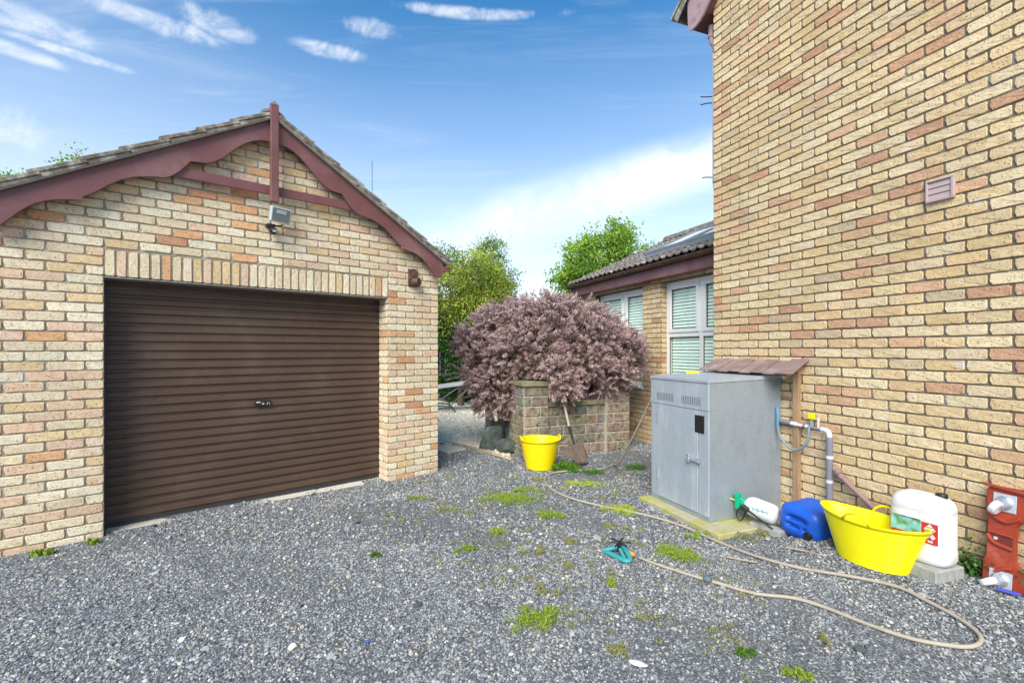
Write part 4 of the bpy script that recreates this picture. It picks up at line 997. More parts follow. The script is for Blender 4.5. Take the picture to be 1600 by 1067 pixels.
# ivy-clad fence behind
fence = empty('board_fence', 'grey vertical board fence half hidden by dark ivy beyond the pale gravel', 'fence', (0, 13.6, 0))
bm_ = MB(); bm_.box(-.07, .07, -.011, .011, 0, 1.72); bme = bm_.mesh('board', 'fence')
x = -5.2
while x < 6.5:
    link('board', bme, fence, (x, random.uniform(-.004, .004), random.uniform(-.02, .02)), (0, random.uniform(-.01, .01), 0)); x += .152
m = MB(); m.box(-5.3, 6.6, .012, .06, .4, .48); m.box(-5.3, 6.6, .012, .06, 1.4, 1.48); m.build('rail', 'fence', fence)
C, v = [], []
for (c, r_, k) in (((-1.3, 13.0, 1.75), (1.5, .3, .85), 12000), ((-1.45, 13.1, .6), (.75, .3, .6), 6000), ((-1.25, 11.85, 1.5), (.55, .2, .8), 6000), ((-1.75, 12.0, 1.9), (.3, .2, .5), 2500), ((-.3, 13.2, .75), (.9, .3, .75), 7000), ((-2.9, 13.3, 1.2), (.7, .25, 1.0), 4500), ((1.2, 13.3, 1.0), (1.2, .3, .9), 5000), ((-1.55, 13.2, .55), (.32, .25, .4), 1800)):
    a, b = ellipsoid_shell(k, c, r_, .3); C.append(a); v.append(b)
C, v = np.vstack(C), np.vstack(v); ok = (C[:, 2] > 0) & ~((C[:, 0] > -2.15) & (C[:, 0] < -1.68) & (C[:, 2] > .72) & (C[:, 2] < 1.42) & (rng.random(len(C)) < .93)); C, v = C[ok], v[ok]
ivy = leaves('ivy', C, v + np.array([0, -1, 0]), .075, .85, 'leaf_dark', rng.normal(.5, .25, len(C)))
tag(ivy, 'dark green ivy climbing over the grey board fence behind the pale gravel', 'ivy')
# hedge mass further right behind the shrub and wing
C, v = ellipsoid_shell(9000, (2.2, 12.9, .9), (2.2, .5, 1.0), .3); ok = C[:, 2] > 0; C, v = C[ok], v[ok]
tag(leaves('hedge', C, v, .07, .7, 'leaf_grass', rng.normal(.4, .25, len(C))), 'green hedge behind the purple shrub at the back of the yard', 'hedge')

# ================================================================== CABINET AND LEAN-TO
cabn = empty('metal_cabinet', 'tall galvanised metal cabinet with padlocked door standing against the brick house', 'cabinet', W(HF, 0, 0, .045), HF[1])
X0, X1, Y0, Y1, ZT = .065, .825, -.85, -.02, 1.19
m = MB(); m.box(X0, X1, Y0 + .012, Y1, .0, ZT); m.build('body', 'galv_shaded', cabn, bevel=.003)
m = MB(); m.add([(X0 - .006, Y0 - .012, ZT + .001), (X1 + .006, Y0 - .012, ZT + .001), (X1 + .006, Y1, ZT + .035), (X0 - .006, Y1, ZT + .035), (X0 - .006, Y0 - .012, ZT - .022), (X1 + .006, Y0 - .012, ZT - .022), (X1 + .006, Y1, ZT - .0), (X0 - .006, Y1, ZT - .0)],
    [(0, 1, 2, 3), (0, 4, 5, 1), (1, 5, 6, 2), (3, 7, 4, 0)]); m.build('lid', 'galv', cabn)
m = MB(); m.box(X0, X1, Y0 - .003, Y0 + .0115, .930, ZT - .0225); m.build('vent_panel', 'galv', cabn, bevel=.002)
m = MB(); m.box(X0 + .002, X0 + .11, Y0 + .001, Y0 + .0115, .041, .926); m.build('door_frame', 'galv', cabn, bevel=.0015); m = MB(); m.box(.712, X1 - .001, Y0 - .001, Y0 + .0115, .041, .926); m.build('door_frame', 'galv', cabn, bevel=.0015)
m = MB(); m.box(X0 + .112, .706, Y0 - .006, Y0 + .0115, .045, .924); dr = m.build('door', 'galv', cabn, bevel=.002)
m = MB(); m.box(X0, X1, Y0 + .004, Y0 + .0116, .0, .04); m.build('plinth_shade', 'galv_shaded', cabn)  # strip in the darker sheet colour paints the shade along the foot
for (a, b) in ((.153, .396), (.498, .740)):
    m = MB()
    for i in range(11):
        for j in range(6):
            cx_ = a + (b - a) * (i + .5) / 11; cz_ = 0.965 + .072 * (j + .5) / 6
            ring = [(cx_ + .0052 * math.cos(2 * math.pi * q / 8), Y0 - .0042, cz_ + .0045 * math.sin(2 * math.pi * q / 8)) for q in range(8)]; m.add(ring, [tuple(range(8))])
    m.build('vent_hole_darks', 'black', cabn)  # flat black discs on the panel paint the dark inside the holes
for z in (.20, .75): MB().tube([(X0 + .11, Y0 - .008, z), (X0 + .11, Y0 - .008, z + .11)], .006, 8).build('hinge', 'galv_shaded', cabn)
MB().box(.672, .780, Y0 - .0075, Y0 - .0035, .735, .885).build('inspection_plate', 'black', cabn)
for (sx_, sz_) in ((.03, 1.165), (.38, 1.165), (.73, 1.165), (.03, .945), (.73, .945), (.74, .10), (.74, .5), (.74, .90), (.02, .1), (.02, .5), (.02, .9)): MB().lathe([(.005, 0), (.005, .003)], 8, (X0 + sx_, Y0 - .002, sz_), (0, -1, 0)).build('screw', 'steel', cabn)
m = MB(); m.box(.60, .74, Y0 - .013, Y0 - .0075, .480, .510); m.tube([(.655, Y0 - .03, .495), (.745, Y0 - .03, .493)], .013, 10); m.build('bolt', 'steel', cabn)
m = MB(); m.tube([(.600 + .020 * math.cos(t * .7), Y0 - .022, .508 + .026 * math.sin(t * .7)) for t in range(10)], .0055, 6); m.build('hasp', 'steel', cabn)
m = MB(); m.box(.585, .63, Y0 - .034, Y0 - .014, .462, .50); m.build('padlock', 'steel', cabn, bevel=.004)
m = MB(); m.box(.02, 1.055, -.965, -.04, -.05, .044)
tag(m.build('concrete_slab', 'slab_y', None, bevel=.006, loc=W(HF, 0, 0), rot=(0, 0, HF[1])), 'low mossy yellow concrete slab under the metal cabinet', 'slab')
# scraper left on top
kn = empty('hand_scraper', 'flat scraper with yellow handle lying on top of the metal cabinet', 'scraper', W(HF, -.0, 0, 1.258), HF[1])
kn.location = W(HF, .115, -.47, 1.246); kn.rotation_euler = (0, 0, HF[1])
m = MB(); m.tube([(-.03, .03, .014), (.0, .065, .018), (.03, .10, .018), (.05, .125, .014)], [.010, .016, .016, .010], 10); m.build('handle', 'yellow_b', kn, smooth=True)
m = MB(); m.add([(-.03, .028, .010), (-.024, .02, .010), (-.12, -.13, .004), (-.16, -.10, .004)], [(0, 1, 2, 3)]); m.add([(-.03, .028, .007), (-.024, .02, .007), (-.12, -.13, .001), (-.16, -.10, .001)], [(3, 2, 1, 0)]); m.build('blade', 'zinc', kn)
# lean-to of plain tiles on a timber frame
ln = empty('tiled_canopy', 'small lean-to canopy of brown plain tiles on timber posts between cabinet and brick wall', 'canopy', W(HF, 0, 0), HF[1])
for k in range(8):
    xa = .03 + k * .128; xb = xa + .150 if k < 7 else xa + .19
    zof = .007 * (k % 2) + (.012 if k == 7 else 0)
    sk = .04
    v0 = [(xa, -.004, 1.398 + zof), (xb - .029, -.004, 1.398 + zof), (xb - .029 + sk, -.265, 1.292 + zof - (.012 if k == 7 else 0)), (xa + sk, -.265, 1.292 + zof - (.012 if k == 7 else 0))]
    m = MB(); m.add(v0 + [(a, b, c - .012) for a, b, c in v0], [(0, 1, 2, 3), (7, 6, 5, 4), (0, 4, 5, 1), (1, 5, 6, 2), (2, 6, 7, 3), (3, 7, 4, 0)]); m.build('roof_tile', 'cantile', ln, bevel=.0015)
MB().box(.956, 1.012, -.045, -.003 - .007, .06, 1.355).build('post', 'wood', ln, bevel=.003)
MB().box(.05, .955, -.034, -.012, 1.30, 1.35).build('batten', 'wood', ln, bevel=.002)
MB().box(.60, .955, -.034, -.012, 1.075, 1.115).build('batten', 'wood', ln, bevel=.002)
MB().bar((1.0, -.012, 1.345), (1.03, -.24, 1.262), .03, .03).build('rafter', 'wood', ln)
MB().tube([(.85, -.05, .33), (.97, -.05, .335)], .03, 12).build('outlet', 'black', ln, smooth=True) if False else None
# pipework with taps
pw = empty('tap_pipework', 'grey and white plastic water pipes with yellow valve fixed to the brick wall', 'pipework', W(HF, 0, 0), HF[1])
m = MB(); m.tube([(.84, -.05, .855), (.955, -.055, .852)], .020, 12); m.build('pipe', 'greypipe', pw, smooth=True)
m = MB(); m.tube([(.955, -.055, .852), (1.06, -.055, .845)], .014, 12); m.tube([(.955, -.055, .852), (1.0, -.055, .850)], .019, 12); m.build('pipe', 'lightpipe', pw, smooth=True)
m = MB(); m.tube([(1.06, -.055, .845), (1.235, -.055, .840)], .012, 12); m.build('pipe', 'greypipe', pw, smooth=True)
m = MB(); m.tube(spline([(1.225, -.055, .842), (1.262, -.055, .840), (1.285, -.055, .825), (1.291, -.055, .785)], 4), .020, 12); m.tube([(1.09, -.055, .845), (1.12, -.055, .844)], .018, 12); m.build('elbow', 'lightpipe', pw, smooth=True)
m = MB(); m.tube([(1.291, -.055, .79), (1.291, -.055, .09)], .024, 14); m.build('standpipe', 'greypipe', pw, smooth=True)
for z in (.63, .435): MB().tube([(1.291, -.055, z - .012), (1.291, -.055, z + .012)], .0265, 14).build('collar', 'lightpipe', pw, smooth=True)
m = MB(); m.tube([(1.14, -.06, .845), (1.14, -.06, .915)], .013, 10); m.build('valve_stem', 'greyhose', pw, smooth=True)
m = MB(); m.box(1.120, 1.162, -.082, -.038, .915, .962); m.build('valve', 'orange', pw, bevel=.007, seg=2).data.materials[0] = MT['yellow_b']
m = MB(); m.tube([(1.198, -.055, .845), (1.198, -.055, .935)], .008, 10); m.build('upstand', 'lightpipe', pw, smooth=True)
m = MB(); m.tube(spline([(1.14, -.085, .86), (1.142, -.095, .78), (1.12, -.10, .70), (1.04, -.10, .640), (.955, -.10, .655), (.88, -.10, .73), (.856, -.10, .82)], 6), .0105, 10); m.build('hose', 'greyhose', pw, smooth=True)
m = MB(); m.tube(spline([(.856, -.10, .82), (.858, -.10, .90), (.845, -.09, .965), (.83, -.07, .98)], 6), .0125, 10); m.build('hose', 'bluehose', pw, smooth=True)

# ================================================================== GROUND OBJECTS (house side)
def on(hx, hy, dz=0): p = W(HF, hx, hy); p.z = gz(p.x, p.y) + dz; return p
def tub(name, label, loc, rz, a, b, h, base_r, mt, ribs, group=None, pinch=.0, handles=True, hz=.05, sag=.02, rimlip=.008, hang='y'):
    o = empty(name, label, 'tub', loc, rz, group); n = 64
    def ring(t, off=0.):      # t 0 bottom .. 1 rim
        e = t ** 1.0; res = []
        for k in range(n):
            th = 2 * math.pi * k / n; c, s = math.cos(th), math.sin(th)
            ra = base_r[0] + (a - base_r[0]) * e; rb = base_r[1] + (b - base_r[1]) * e
            pw = 1 + pinch * t * (abs(c) ** 3)
            z = h * t + sag * t * (abs(c) ** 2.2) * 1.0
            rr = off
            res.append(((ra + rr) * c * pw, (rb + rr) * s * (1 - pinch * .8 * t * abs(c) ** 2 * abs(s)), z))
        return res
    rings = [[(x * .9, y * .9, z) for x, y, z in ring(0)], ring(.03)]
    rings[0] = [(x, y, 0) for x, y, z in rings[0]]
    steps = ribs * 4
    for i in range(steps + 1):
        t = .05 + .87 * i / steps; rings.append(ring(t, .0022 * math.cos(i * math.pi / 2)))
    rings += [ring(.925, .001), ring(.93, .006), ring(.985, rimlip + .002), ring(1.0, rimlip), ring(1.0, 0.0), ring(.96, -.006), ring(.6, -.006), ring(.05, -.006)]
    m = MB(); m.rings(rings, True); m.build('bowl', mt, o, smooth='full')
    if handles:
        for sy in (1, -1):
            pts = []
            for k in range(9):
                t = k / 8; xx = -.085 + .17 * t; zz_ = h + hz * math.sin(math.pi * t) ** .6 - .008
                yy = sy * (b + rimlip) * math.sqrt(max(0, 1 - (xx / a) ** 2)) if hang == 'y' else 0
                pts.append((xx, yy + sy * .004 * math.sin(math.pi * t), zz_))
            mm = MB(); mm.tube(pts, .0085, 8); mm.build('handle', mt, o, smooth='full')
    return o
tub('flexible_tub', 'large bright yellow flexible tub squeezed oval, standing beside the white canister', on(1.855, -.455, -.008), HF[1] + R(3), .298, .160, .298, (.200, .130), 'yellow', 20, pinch=.06, hz=.060, sag=.022)
bp = Vector((.352, 5.90, 0))
tub('flexible_tub', 'round yellow flexible tub standing in front of the stone planter beside the shovel', (bp.x, bp.y, gz(bp.x, bp.y)), R(100), .250, .245, .375, (.170, .170), 'yellow_b', 14, hz=.045, sag=.0)

def canister(name, label, loc, rot, w, d, h, mt, cap_mt, ncap, recess=None, cat='canister', ex=5.0):
    """rounded rectangular can, upright along local z, stacked superellipse rings; top holds cap and handle grooves"""
    o = empty(name, label, cat, loc); o.rotation_euler = rot; n = 56; m = MB(); rings = []
    def ring(sx, sy, z):
        res = []
        for k in range(n):
            th = 2 * math.pi * k / n; c, s = math.cos(th), math.sin(th)
            r_ = (abs(c) ** ex + abs(s) ** ex) ** (-1 / ex); res.append((sx * r_ * c, sy * r_ * s, z))
        return res
    prof = [(.80, 0), (.93, .008), (.985, .025), (1, .05), (1, .055 * 1), (.985, .075), (.985, .08)]
    W2, D2 = w / 2, d / 2
    rings.append(ring(W2 * .86, D2 * .86, 0)); rings.append(ring(W2 * .95, D2 * .95, .008)); rings.append(ring(W2, D2, .03)); rings.append(ring(W2, D2, .075)); rings.append(ring(W2 * .982, D2 * .98, .082))
    rings.append(ring(W2 * .982, D2 * .98, h * .74)); rings.append(ring(W2 * .975, D2 * .975, h * .745)); rings.append(ring(W2 * .985, D2 * .985, h * .76))
    for t in (.2, .4, .6, .8, .93): rings.append(ring(W2 - .095 * (1 - math.cos(t * math.pi / 2)) ** 1.2, D2 - .085 * (1 - math.cos(t * math.pi / 2)) ** 1.2, h * .76 + h * .24 * math.sin(t * math.pi / 2)))
    base = rings[-1]; zt_ = h
    for f in (.85, .7, .55, .4, .25, .1):
        rr = []
        for (x, y, z) in base:
            xx, yy = x * f, y * f; dz = 0
            if recess:
                for (cx_, cy_, hx_, hy_, dep) in recess:
                    q = (abs(xx - cx_) / hx_) ** 4 + (abs(yy - cy_) / hy_) ** 4
                    if q < 1.6: dz -= dep * max(0, 1 - q / 1.6) ** .5
            rr.append((xx, yy, h * .995 + dz))
        rings.append(rr)
    m.rings(rings, True); m.build('body', mt, o, smooth='full')
    m = MB(); m.lathe([(.030, -.012), (.030, .014), (.027, .018), (.0, .018)], 20, ncap, (0, 0, 1)); m.build('cap', cap_mt, o, smooth=True)
    return o
# white canister on its block
blk = on(2.03, -.285)
m = MB(); m.box(-.175, .175, -.125, .125, -.05, .075)
tag(m.build('concrete_block', 'conc', None, bevel=.006, loc=blk, rot=(0, 0, HF[1] + R(-4))), 'square grey concrete block under the white canister', 'block')
wc = canister('plastic_canister', 'white plastic canister with red hazard label standing on a concrete block', (0, 0, 0), (0, 0, 0), .315, .225, .415, 'white_pl', 'black', (.085, .02, .410), ex=3.4)
wc.location = on(2.045, -.262, .0765); wc.rotation_euler = (0, 0, HF[1] + R(6))
# label printed flat on the front (local -y) face
fy = -.225 / 2 * .98 - .0012
def quad(m_, x0, x1, z0, z1, y): m_.add([(x0, y, z0), (x1, y, z0), (x1, y, z1), (x0, y, z1)], [(0, 1, 2, 3)])
m = MB(); quad(m, .035, .118, .135, .262, fy); lab = m.build('hazard_label', 'redlabel', wc)
def cornerpts(cx_, cz_, r_): return [(cx_, cz_ - r_), (cx_ + r_ * .82, cz_), (cx_, cz_ + r_), (cx_ - r_ * .82, cz_)]
def poly_at(pts, y, name, mt, par): m = MB(); m.add([(x, y, z) for x, z in pts], [tuple(range(len(pts)))]); return m.build(name, mt, par)
poly_at(cornerpts(.077, .222, .036), fy - .0006, 'hazard_diamond', 'white_pl', lab)
poly_at([(.077 - .024, .220), (.077, .191), (.077 + .024, .220)], fy - .0012, 'hazard_symbol', 'black', lab)
poly_at([(.060, .232), (.094, .232), (.094, .237), (.060, .237)], fy - .0012, 'hazard_symbol', 'greypipe', lab)
poly_at(cornerpts(.064, .180, .018), fy - .0006, 'hazard_diamond', 'white_pl', lab); poly_at(cornerpts(.092, .180, .018), fy - .0006, 'hazard_diamond', 'white_pl', lab)
poly_at([(.066, .144), (.092, .144), (.092, .156), (.066, .156)], fy - .0006, 'label_print', 'white_pl', lab)
m = MB(); quad(m, -.125, .033, .175, .270, fy); lb2 = m.build('picture_label', 'label_teal', wc)
m = MB(); quad(m, -.125, .033, .135, .1745, fy); m.build('label_band', 'redlabel', wc)
m = MB(); quad(m, -.07, .02, .262, .267, fy - .0006); m.build('label_print', 'seal', lb2)
# blue canister lying on its back, top towards the viewer
bc = canister('plastic_canister', 'blue plastic canister lying on its side with a black cap', (0, 0, 0), (0, 0, 0), .335, .265, .34, 'blue', 'black', (.095, -.055, .335),
              recess=[(-.015, .035, .095, .020, .035), (-.045, -.025, .060, .016, .03), (.095, -.055, .040, .040, .022)], ex=3.6)
bc.rotation_mode = 'XYZ'; bc.matrix_basis = Matrix.Translation(on(1.315, -.150, .118)) @ Matrix.Rotation(HF[1] + R(4), 4, 'Z') @ Matrix.Rotation(R(90), 4, 'X') @ Matrix.Rotation(R(-4), 4, 'Z')
# pressure sprayer lying on a small block
sb = on(1.10, -.50); m = MB(); m.box(-.13, .13, -.05, .05, -.04, .062)
tag(m.build('concrete_block', 'conc', None, bevel=.004, loc=sb, rot=(0, 0, HF[1] + R(8))), 'small grey concrete block under the pressure sprayer bottle', 'block')
sp = empty('pressure_sprayer', 'pale pressure sprayer bottle with green pump handle lying against the metal cabinet', 'sprayer', W(HF, 1.03, -.485, .172), HF[1] + R(20))
m = MB(); m.lathe([(.0, .125), (.045, .123), (.066, .112), (.077, .09), (.080, .06), (.080, -.06), (.077, -.085), (.062, -.115), (.032, -.135), (.025, -.14)], 28, (0, 0, 0), (1, 0, -.16), cap=True); m.build('bottle', 'white_pl', sp, smooth='full')
m = MB()
for k in range(3): m.tube(spline([(-.05 + .04 * k, -.074, .040 - .004 * k), (-.035 + .04 * k, -.0815, .015), (-.015 + .04 * k, -.080, .022), (.0 + .04 * k, -.081, .002)], 4), .0032, 5)
m.build('logo', 'teal', sp)
m = MB(); m.lathe([(.033, -.165), (.036, -.125), (.027, -.120)], 18, (0, 0, 0), (1, 0, -.16)); m.build('collar', 'green_pl', sp, smooth=True)
m = MB(); m.bar((-.185, -.03, .105), (-.18, -.03, -.03), .052, .04); m.bar((-.19, -.01, .05), (-.135, 0, .025), .05, .06); m.build('pump_handle', 'green_pl', sp, bevel=.010, seg=2)
m = MB(); m.tube(spline([(-.15, -.04, .0), (-.17, -.06, -.03), (-.175, -.07, -.08), (-.14, -.075, -.105), (-.11, -.08, -.06), (-.09, -.088, .01)], 6), .006, 8); m.build('sprayer_hose', 'black', sp, smooth=True)
m = MB(); m.tube([(-.10, -.09, .015), (.0, -.098, -.035), (.12, -.095, -.10)], .007, 8); m.build('lance', 'black', sp)
m = MB(); m.lathe([(.0, -.03), (.022, -.025), (.024, .03), (.0, .035)], 12, (-.10, -.09, .012), (1, 0, -.5)); m.build('trigger', 'black', sp)
m = MB(); m.tube([(-.24, -.05, .05), (-.19, -.04, .04)], .005, 6); m.build('nozzle', 'yellow_b', sp)

# red wheeled dolly leaning on the wall
dl = empty('wheeled_dolly', 'red plastic wheeled dolly stood on edge against the brick wall', 'dolly', W(HF, 2.265, -.115, .055), HF[1]); dl.rotation_euler = (R(-6), 0, HF[1])
def arc(cx_, cz_, r_, a0, a1, n_): return [(cx_ + r_ * math.cos(R(a0 + (a1 - a0) * k / n_)), cz_ + r_ * math.sin(R(a0 + (a1 - a0) * k / n_))) for k in range(n_ + 1)]
S_ = .62
def dolly_outline():
    # closed frame: outer loop with shallow waists, inner opening with lobes round the castor seats
    outer = [(0, .02), (.02, 0)]; 
    outer = arc(.03, .03, .03, 180, 270, 3) + [(.17, 0), (.22, .025), (.40, .025), (.45, 0)] + arc(S_ - .03, .03, .03, 270, 360, 3) + [(S_, .17), (S_ - .02, .21), (S_ - .02, .41), (S_, .45)] + arc(S_ - .03, S_ - .03, .03, 0, 90, 3) + [(.45, S_), (.40, S_ - .025), (.22, S_ - .025), (.17, S_)] + arc(.03, S_ - .03, .03, 90, 180, 3) + [(0, .45), (.012, .41), (.012, .21), (0, .17)]
    inner = [(.135, .215), (.15, .185), (.19, .165), (.205, .125), (.24, .105), (.38, .105), (.415, .125), (.43, .165), (.47, .185), (.495, .22), (.495, .40), (.47, .435), (.43, .455), (.415, .495), (.38, .515), (.24, .515), (.205, .495), (.19, .455), (.15, .435), (.135, .405)]
    return outer, inner
oo, ii = dolly_outline()
bm = bmesh.new()
def loop(pts, y): vs_ = [bm.verts.new((x, y, z)) for x, z in pts]; return vs_, [bm.edges.new((vs_[k], vs_[(k + 1) % len(vs_)])) for k in range(len(vs_))]
v1, e1 = loop(oo, 0); v2, e2 = loop(ii, 0)
bmesh.ops.triangle_fill(bm, use_beauty=True, use_dissolve=False, edges=e1 + e2)
res = bmesh.ops.extrude_face_region(bm, geom=bm.faces[:]); bmesh.ops.translate(bm, verts=[g for g in res['geom'] if isinstance(g, bmesh.types.BMVert)], vec=(0, .045, 0))
bmesh.ops.recalc_face_normals(bm, faces=bm.faces)
bmesh.ops.bevel(bm, geom=[e for e in bm.edges if e.calc_face_angle(0) > R(50)], offset=.007, segments=2, affect='EDGES', clamp_overlap=True)
me = bpy.data.meshes.new('frame'); bm.to_mesh(me); bm.free(); me.materials.append(MT['red']); link('frame', me, dl)
# raised lip at the top left, ribs between the castor seats, moulded rings
m = MB(); m.bar((-.012, -.004, S_ + .004), (.20, -.004, S_ - .012), .026, .018); m.build('lip', 'red', dl, bevel=.005, seg=2)
for (x, z) in ((.062, .395), (.062, .225)): 
    m = MB(); m.tube([(x + .027 * math.cos(t * math.pi / 8), -.001, z + .020 * math.sin(t * math.pi / 8)) for t in range(17)], .0022, 5); m.build('moulded_ring', 'red', dl)
m = MB(); m.tube(spline([(.02, -.002, .345), (.05, -.006, .35), (.13, -.003, .345)], 4), .007, 8); m.tube(spline([(.015, -.002, .33), (.05, -.007, .29), (.13, -.003, .275)], 4), .010, 8); m.build('rib', 'red', dl, smooth=True)
m = MB(); m.add([(.030, -.0015, .335), (.052, -.0015, .302), (.128, -.0015, .288), (.128, -.0015, .338)], [(0, 1, 2, 3)]); m.build('pocket_shade', mat('red_recess_shade', (.14, .025, .015), .6), dl)  # flat patch in darker red paints the shade of a recess
m = MB(); m.lathe([(.010, 0), (.010, .005)], 10, (.055, -.003, .318), (0, -1, 0)); m.build('bolt_head', 'zinc', dl)
m = MB(); m.tube(spline([(.135, -.002, .165), (.10, -.006, .155), (.06, -.006, .125)] , 4), .010, 8); m.tube(spline([(.04, -.002, .44), (.10, -.006, .425), (.155, -.006, .46)], 4), .011, 8); m.build('rib', 'red', dl, smooth=True)
for (cx_, cz_, rot_) in ((.085, .535, 245), (.085, .085, 215), (S_ - .085, .535, 0), (S_ - .085, .085, 90)):
    cs = empty('castor'); cs.parent = dl; cs.location = (cx_, -.001, cz_)
    m = MB(); m.box(-.052, .052, -.005, 0, -.052, .052); m.build('mount_plate', 'zinc', cs, bevel=.002)
    a = R(rot_); dxw, dzw = math.cos(a), math.sin(a)
    m = MB(); m.lathe([(.038, 0), (.040, .008), (.030, .016), (.018, .018)], 20, (0, -.005, 0), (0, -1, 0)); m.build('swivel', 'steel', cs, smooth=True)
    wc_ = Vector((dxw * .032, -.064, dzw * .032)); axv = Vector((-dzw, 0, dxw))
    m = MB(); m.lathe([(.012, -.017), (.036, -.018), (.042, -.012), (.042, .012), (.036, .018), (.012, .017)], 24, wc_, axv); m.build('wheel', 'white_pl', cs, smooth=True)
    m = MB()
    for sg in (-1, 1):
        p = axv * .0205 * sg; m.obox(Vector((dxw * .020, -.036, dzw * .020)) + p, Vector((dxw, 0, dzw)), Vector((0, 1, 0)), axv, .011, .032, .0015)
    m.build('fork', 'steel', cs)
# blue strap by the dolly foot
m = MB(); m.tube(spline([(2.50, 2.66, .055), (2.56, 2.62, .07), (2.63, 2.60, .06), (2.68, 2.55, .055)], 5), [.010, .014, .018, .020, .018, .016, .014, .016, .018, .018, .016, .014, .013, .012, .012, .010], 6) if False else None
st = on(2.40, -.20, .012); m = MB(); m.bar((-.03, 0, .012), (.07, .012, .014), .028, .015); m.build('strap', 'bluerag', None, loc=st, rot=(0, 0, HF[1] + R(10)), bevel=.006, seg=2)
tag(bpy.data.objects['strap'], 'blue plastic strap lying under the red dolly', 'strap')

# ================================================================== HOSE, SPRINKLER, SHOVEL
hp = [W(HF, .04, -.75, 1.22), W(HF, -.02, -.72, 1.10), W(HF, -.16, -.72, .90), W(HF, -.36, -.72, .62), W(HF, -.62, -.68, .34), W(HF, -.88, -.62, .12)]
gp = [(1.30, 6.02), (1.15, 5.833), (.901, 5.741), (.655, 5.70), (.48, 5.60), (.372, 5.347), (.421, 4.98), (.575, 4.681), (.847, 4.434), (1.153, 4.228), (1.407, 3.966), (1.582, 3.624), (1.745, 3.366), (1.947, 3.171), (2.203, 3.047),
      (2.394, 2.924), (2.436, 2.747), (2.451, 2.566), (2.423, 2.44), (2.363, 2.366), (2.273, 2.331), (2.176, 2.346), (2.037, 2.408), (1.908, 2.542), (1.8, 2.693), (1.679, 2.797), (1.476, 2.848), (1.331, 2.956), (1.223, 3.038), (1.078, 3.161), (.961, 3.275), (.905, 3.345)]
def settle(x, y):
    for _ in range(6): k = (1.5 - gz(x * 1, y * 1) - .012) / 1.488; X_, Y_ = x * k, y * k; k = (1.5 - gz(X_, Y_) - .012) / 1.488
    return (x * k, y * k, gz(x * k, y * k) + .016)
pts = [tuple(p) for p in hp] + [settle(x, y) for x, y in gp]
m = MB(); m.tube(spline(pts, 6), .0105, 8); hs_ = m.build('garden_hose', None or 'hose', None, smooth='full'); hsm = hs_
tag(hs_, 'long beige garden hose snaking from the metal cabinet across the gravel to the sprinkler', 'hose')
m = MB(); m.lathe([(.010, -.026), (.022, -.018), (.027, 0), (.022, .018), (.010, .026)], 16, (1.256, 3.012, .022), (-.5, .4, 0)); m.build('hose_joint', mat('slate_grey_plastic', (.10, .13, .15), .5), hs_, smooth=True)
spk = empty('sprinkler', 'small teal lawn sprinkler with black spinning arms on the gravel', 'sprinkler', (.775, 3.39, gz(.775, 3.39) + .006), R(-22))
m = MB(); rim = [(.13, .0), (.085, .045), (.035, .055), (-.03, .035), (-.10, .012), (-.135, 0.0), (-.10, -.018), (-.03, -.045), (.03, -.085), (.075, -.10), (.095, -.07)]
m.tube(spline([(-.115, .02, .012), (-.03, -.035, .014), (.055, -.085, .012), (.085, -.06, .02), (.03, .02, .055), (-.02, .035, .05), (-.115, .02, .014)], 5), .018, 8); m.tube([(.055, -.075, .015), (.0, .0, .06)], .012, 8); m.tube([(.09, .03, .014), (.0, .0, .06)], .010, 8); m.build('base', 'teal', spk, smooth=True)
m = MB(); m.lathe([(.014, 0), (.016, .05), (.010, .075)], 12, (0, 0, .035), (0, 0, 1)); m.build('spindle', 'black', spk, smooth=True)
m = MB()
for k in range(3):
    a = R(20 + 60 * k); m.tube([(-.085 * math.cos(a), -.085 * math.sin(a), .100), (0, 0, .104), (.085 * math.cos(a), .085 * math.sin(a), .100)], .006, 6)
m.build('arms', 'black', spk)
m = MB(); m.lathe([(.014, 0), (.018, .012), (.018, .045), (.013, .06)], 14, (.05, .0, .035), (1, .05, -.15)); m.build('connector', 'orange', spk, smooth=True)
m = MB(); m.tube([(.015, 0, .045), (.055, 0, .038)], .015, 10); m.build('inlet', 'black', spk, smooth=True)
# shovel leaning on the planter
sh = empty('shovel', 'rusty digging shovel with wooden shaft leaning against the stone planter', 'shovel', (.845, 6.00, .015))
top = Vector((.68, 6.62, .98)) - Vector((.845, 6.00, .015)); foot = Vector((0, 0, .27)); 
ax_ = (top - Vector((-.01, .02, .28))).normalized(); j0 = Vector((-.045, .09, .27)); 
m = MB(); m.tube([j0 + ax_ * .22, top], .017, 10); m.build('shaft', 'wood', sh, smooth=True).data.materials[0] = mat('pale_shaft', (.40, .33, .25), .8, var=.2, vscale=30)
m = MB(); m.tube([j0 - ax_ * .02, j0 + ax_ * .24], [.014, .021], 10); m.build('socket', 'black', sh, smooth=True)
bl = MB(); nr, nc = 8, 9; V = []; 
side = Vector((.80, .55, 0)).normalized(); dn = (Vector((.06, -.05, -.015)) - j0).normalized(); nn = side.cross(dn).normalized()
for i in range(nr):
    t = i / (nr - 1); wdt = .125 * (1 if t < .55 else math.sqrt(max(0.03, 1 - ((t - .55) / .45) ** 2 * .75)))
    for j in range(nc):
        s = (j / (nc - 1) * 2 - 1); V.append(j0 + dn * .29 * t + side * wdt * s + nn * (-.022 * (s * s) * (1 - t * .5)) )
Fv = [(i * nc + j, i * nc + j + 1, (i + 1) * nc + j + 1, (i + 1) * nc + j) for i in range(nr - 1) for j in range(nc - 1)]
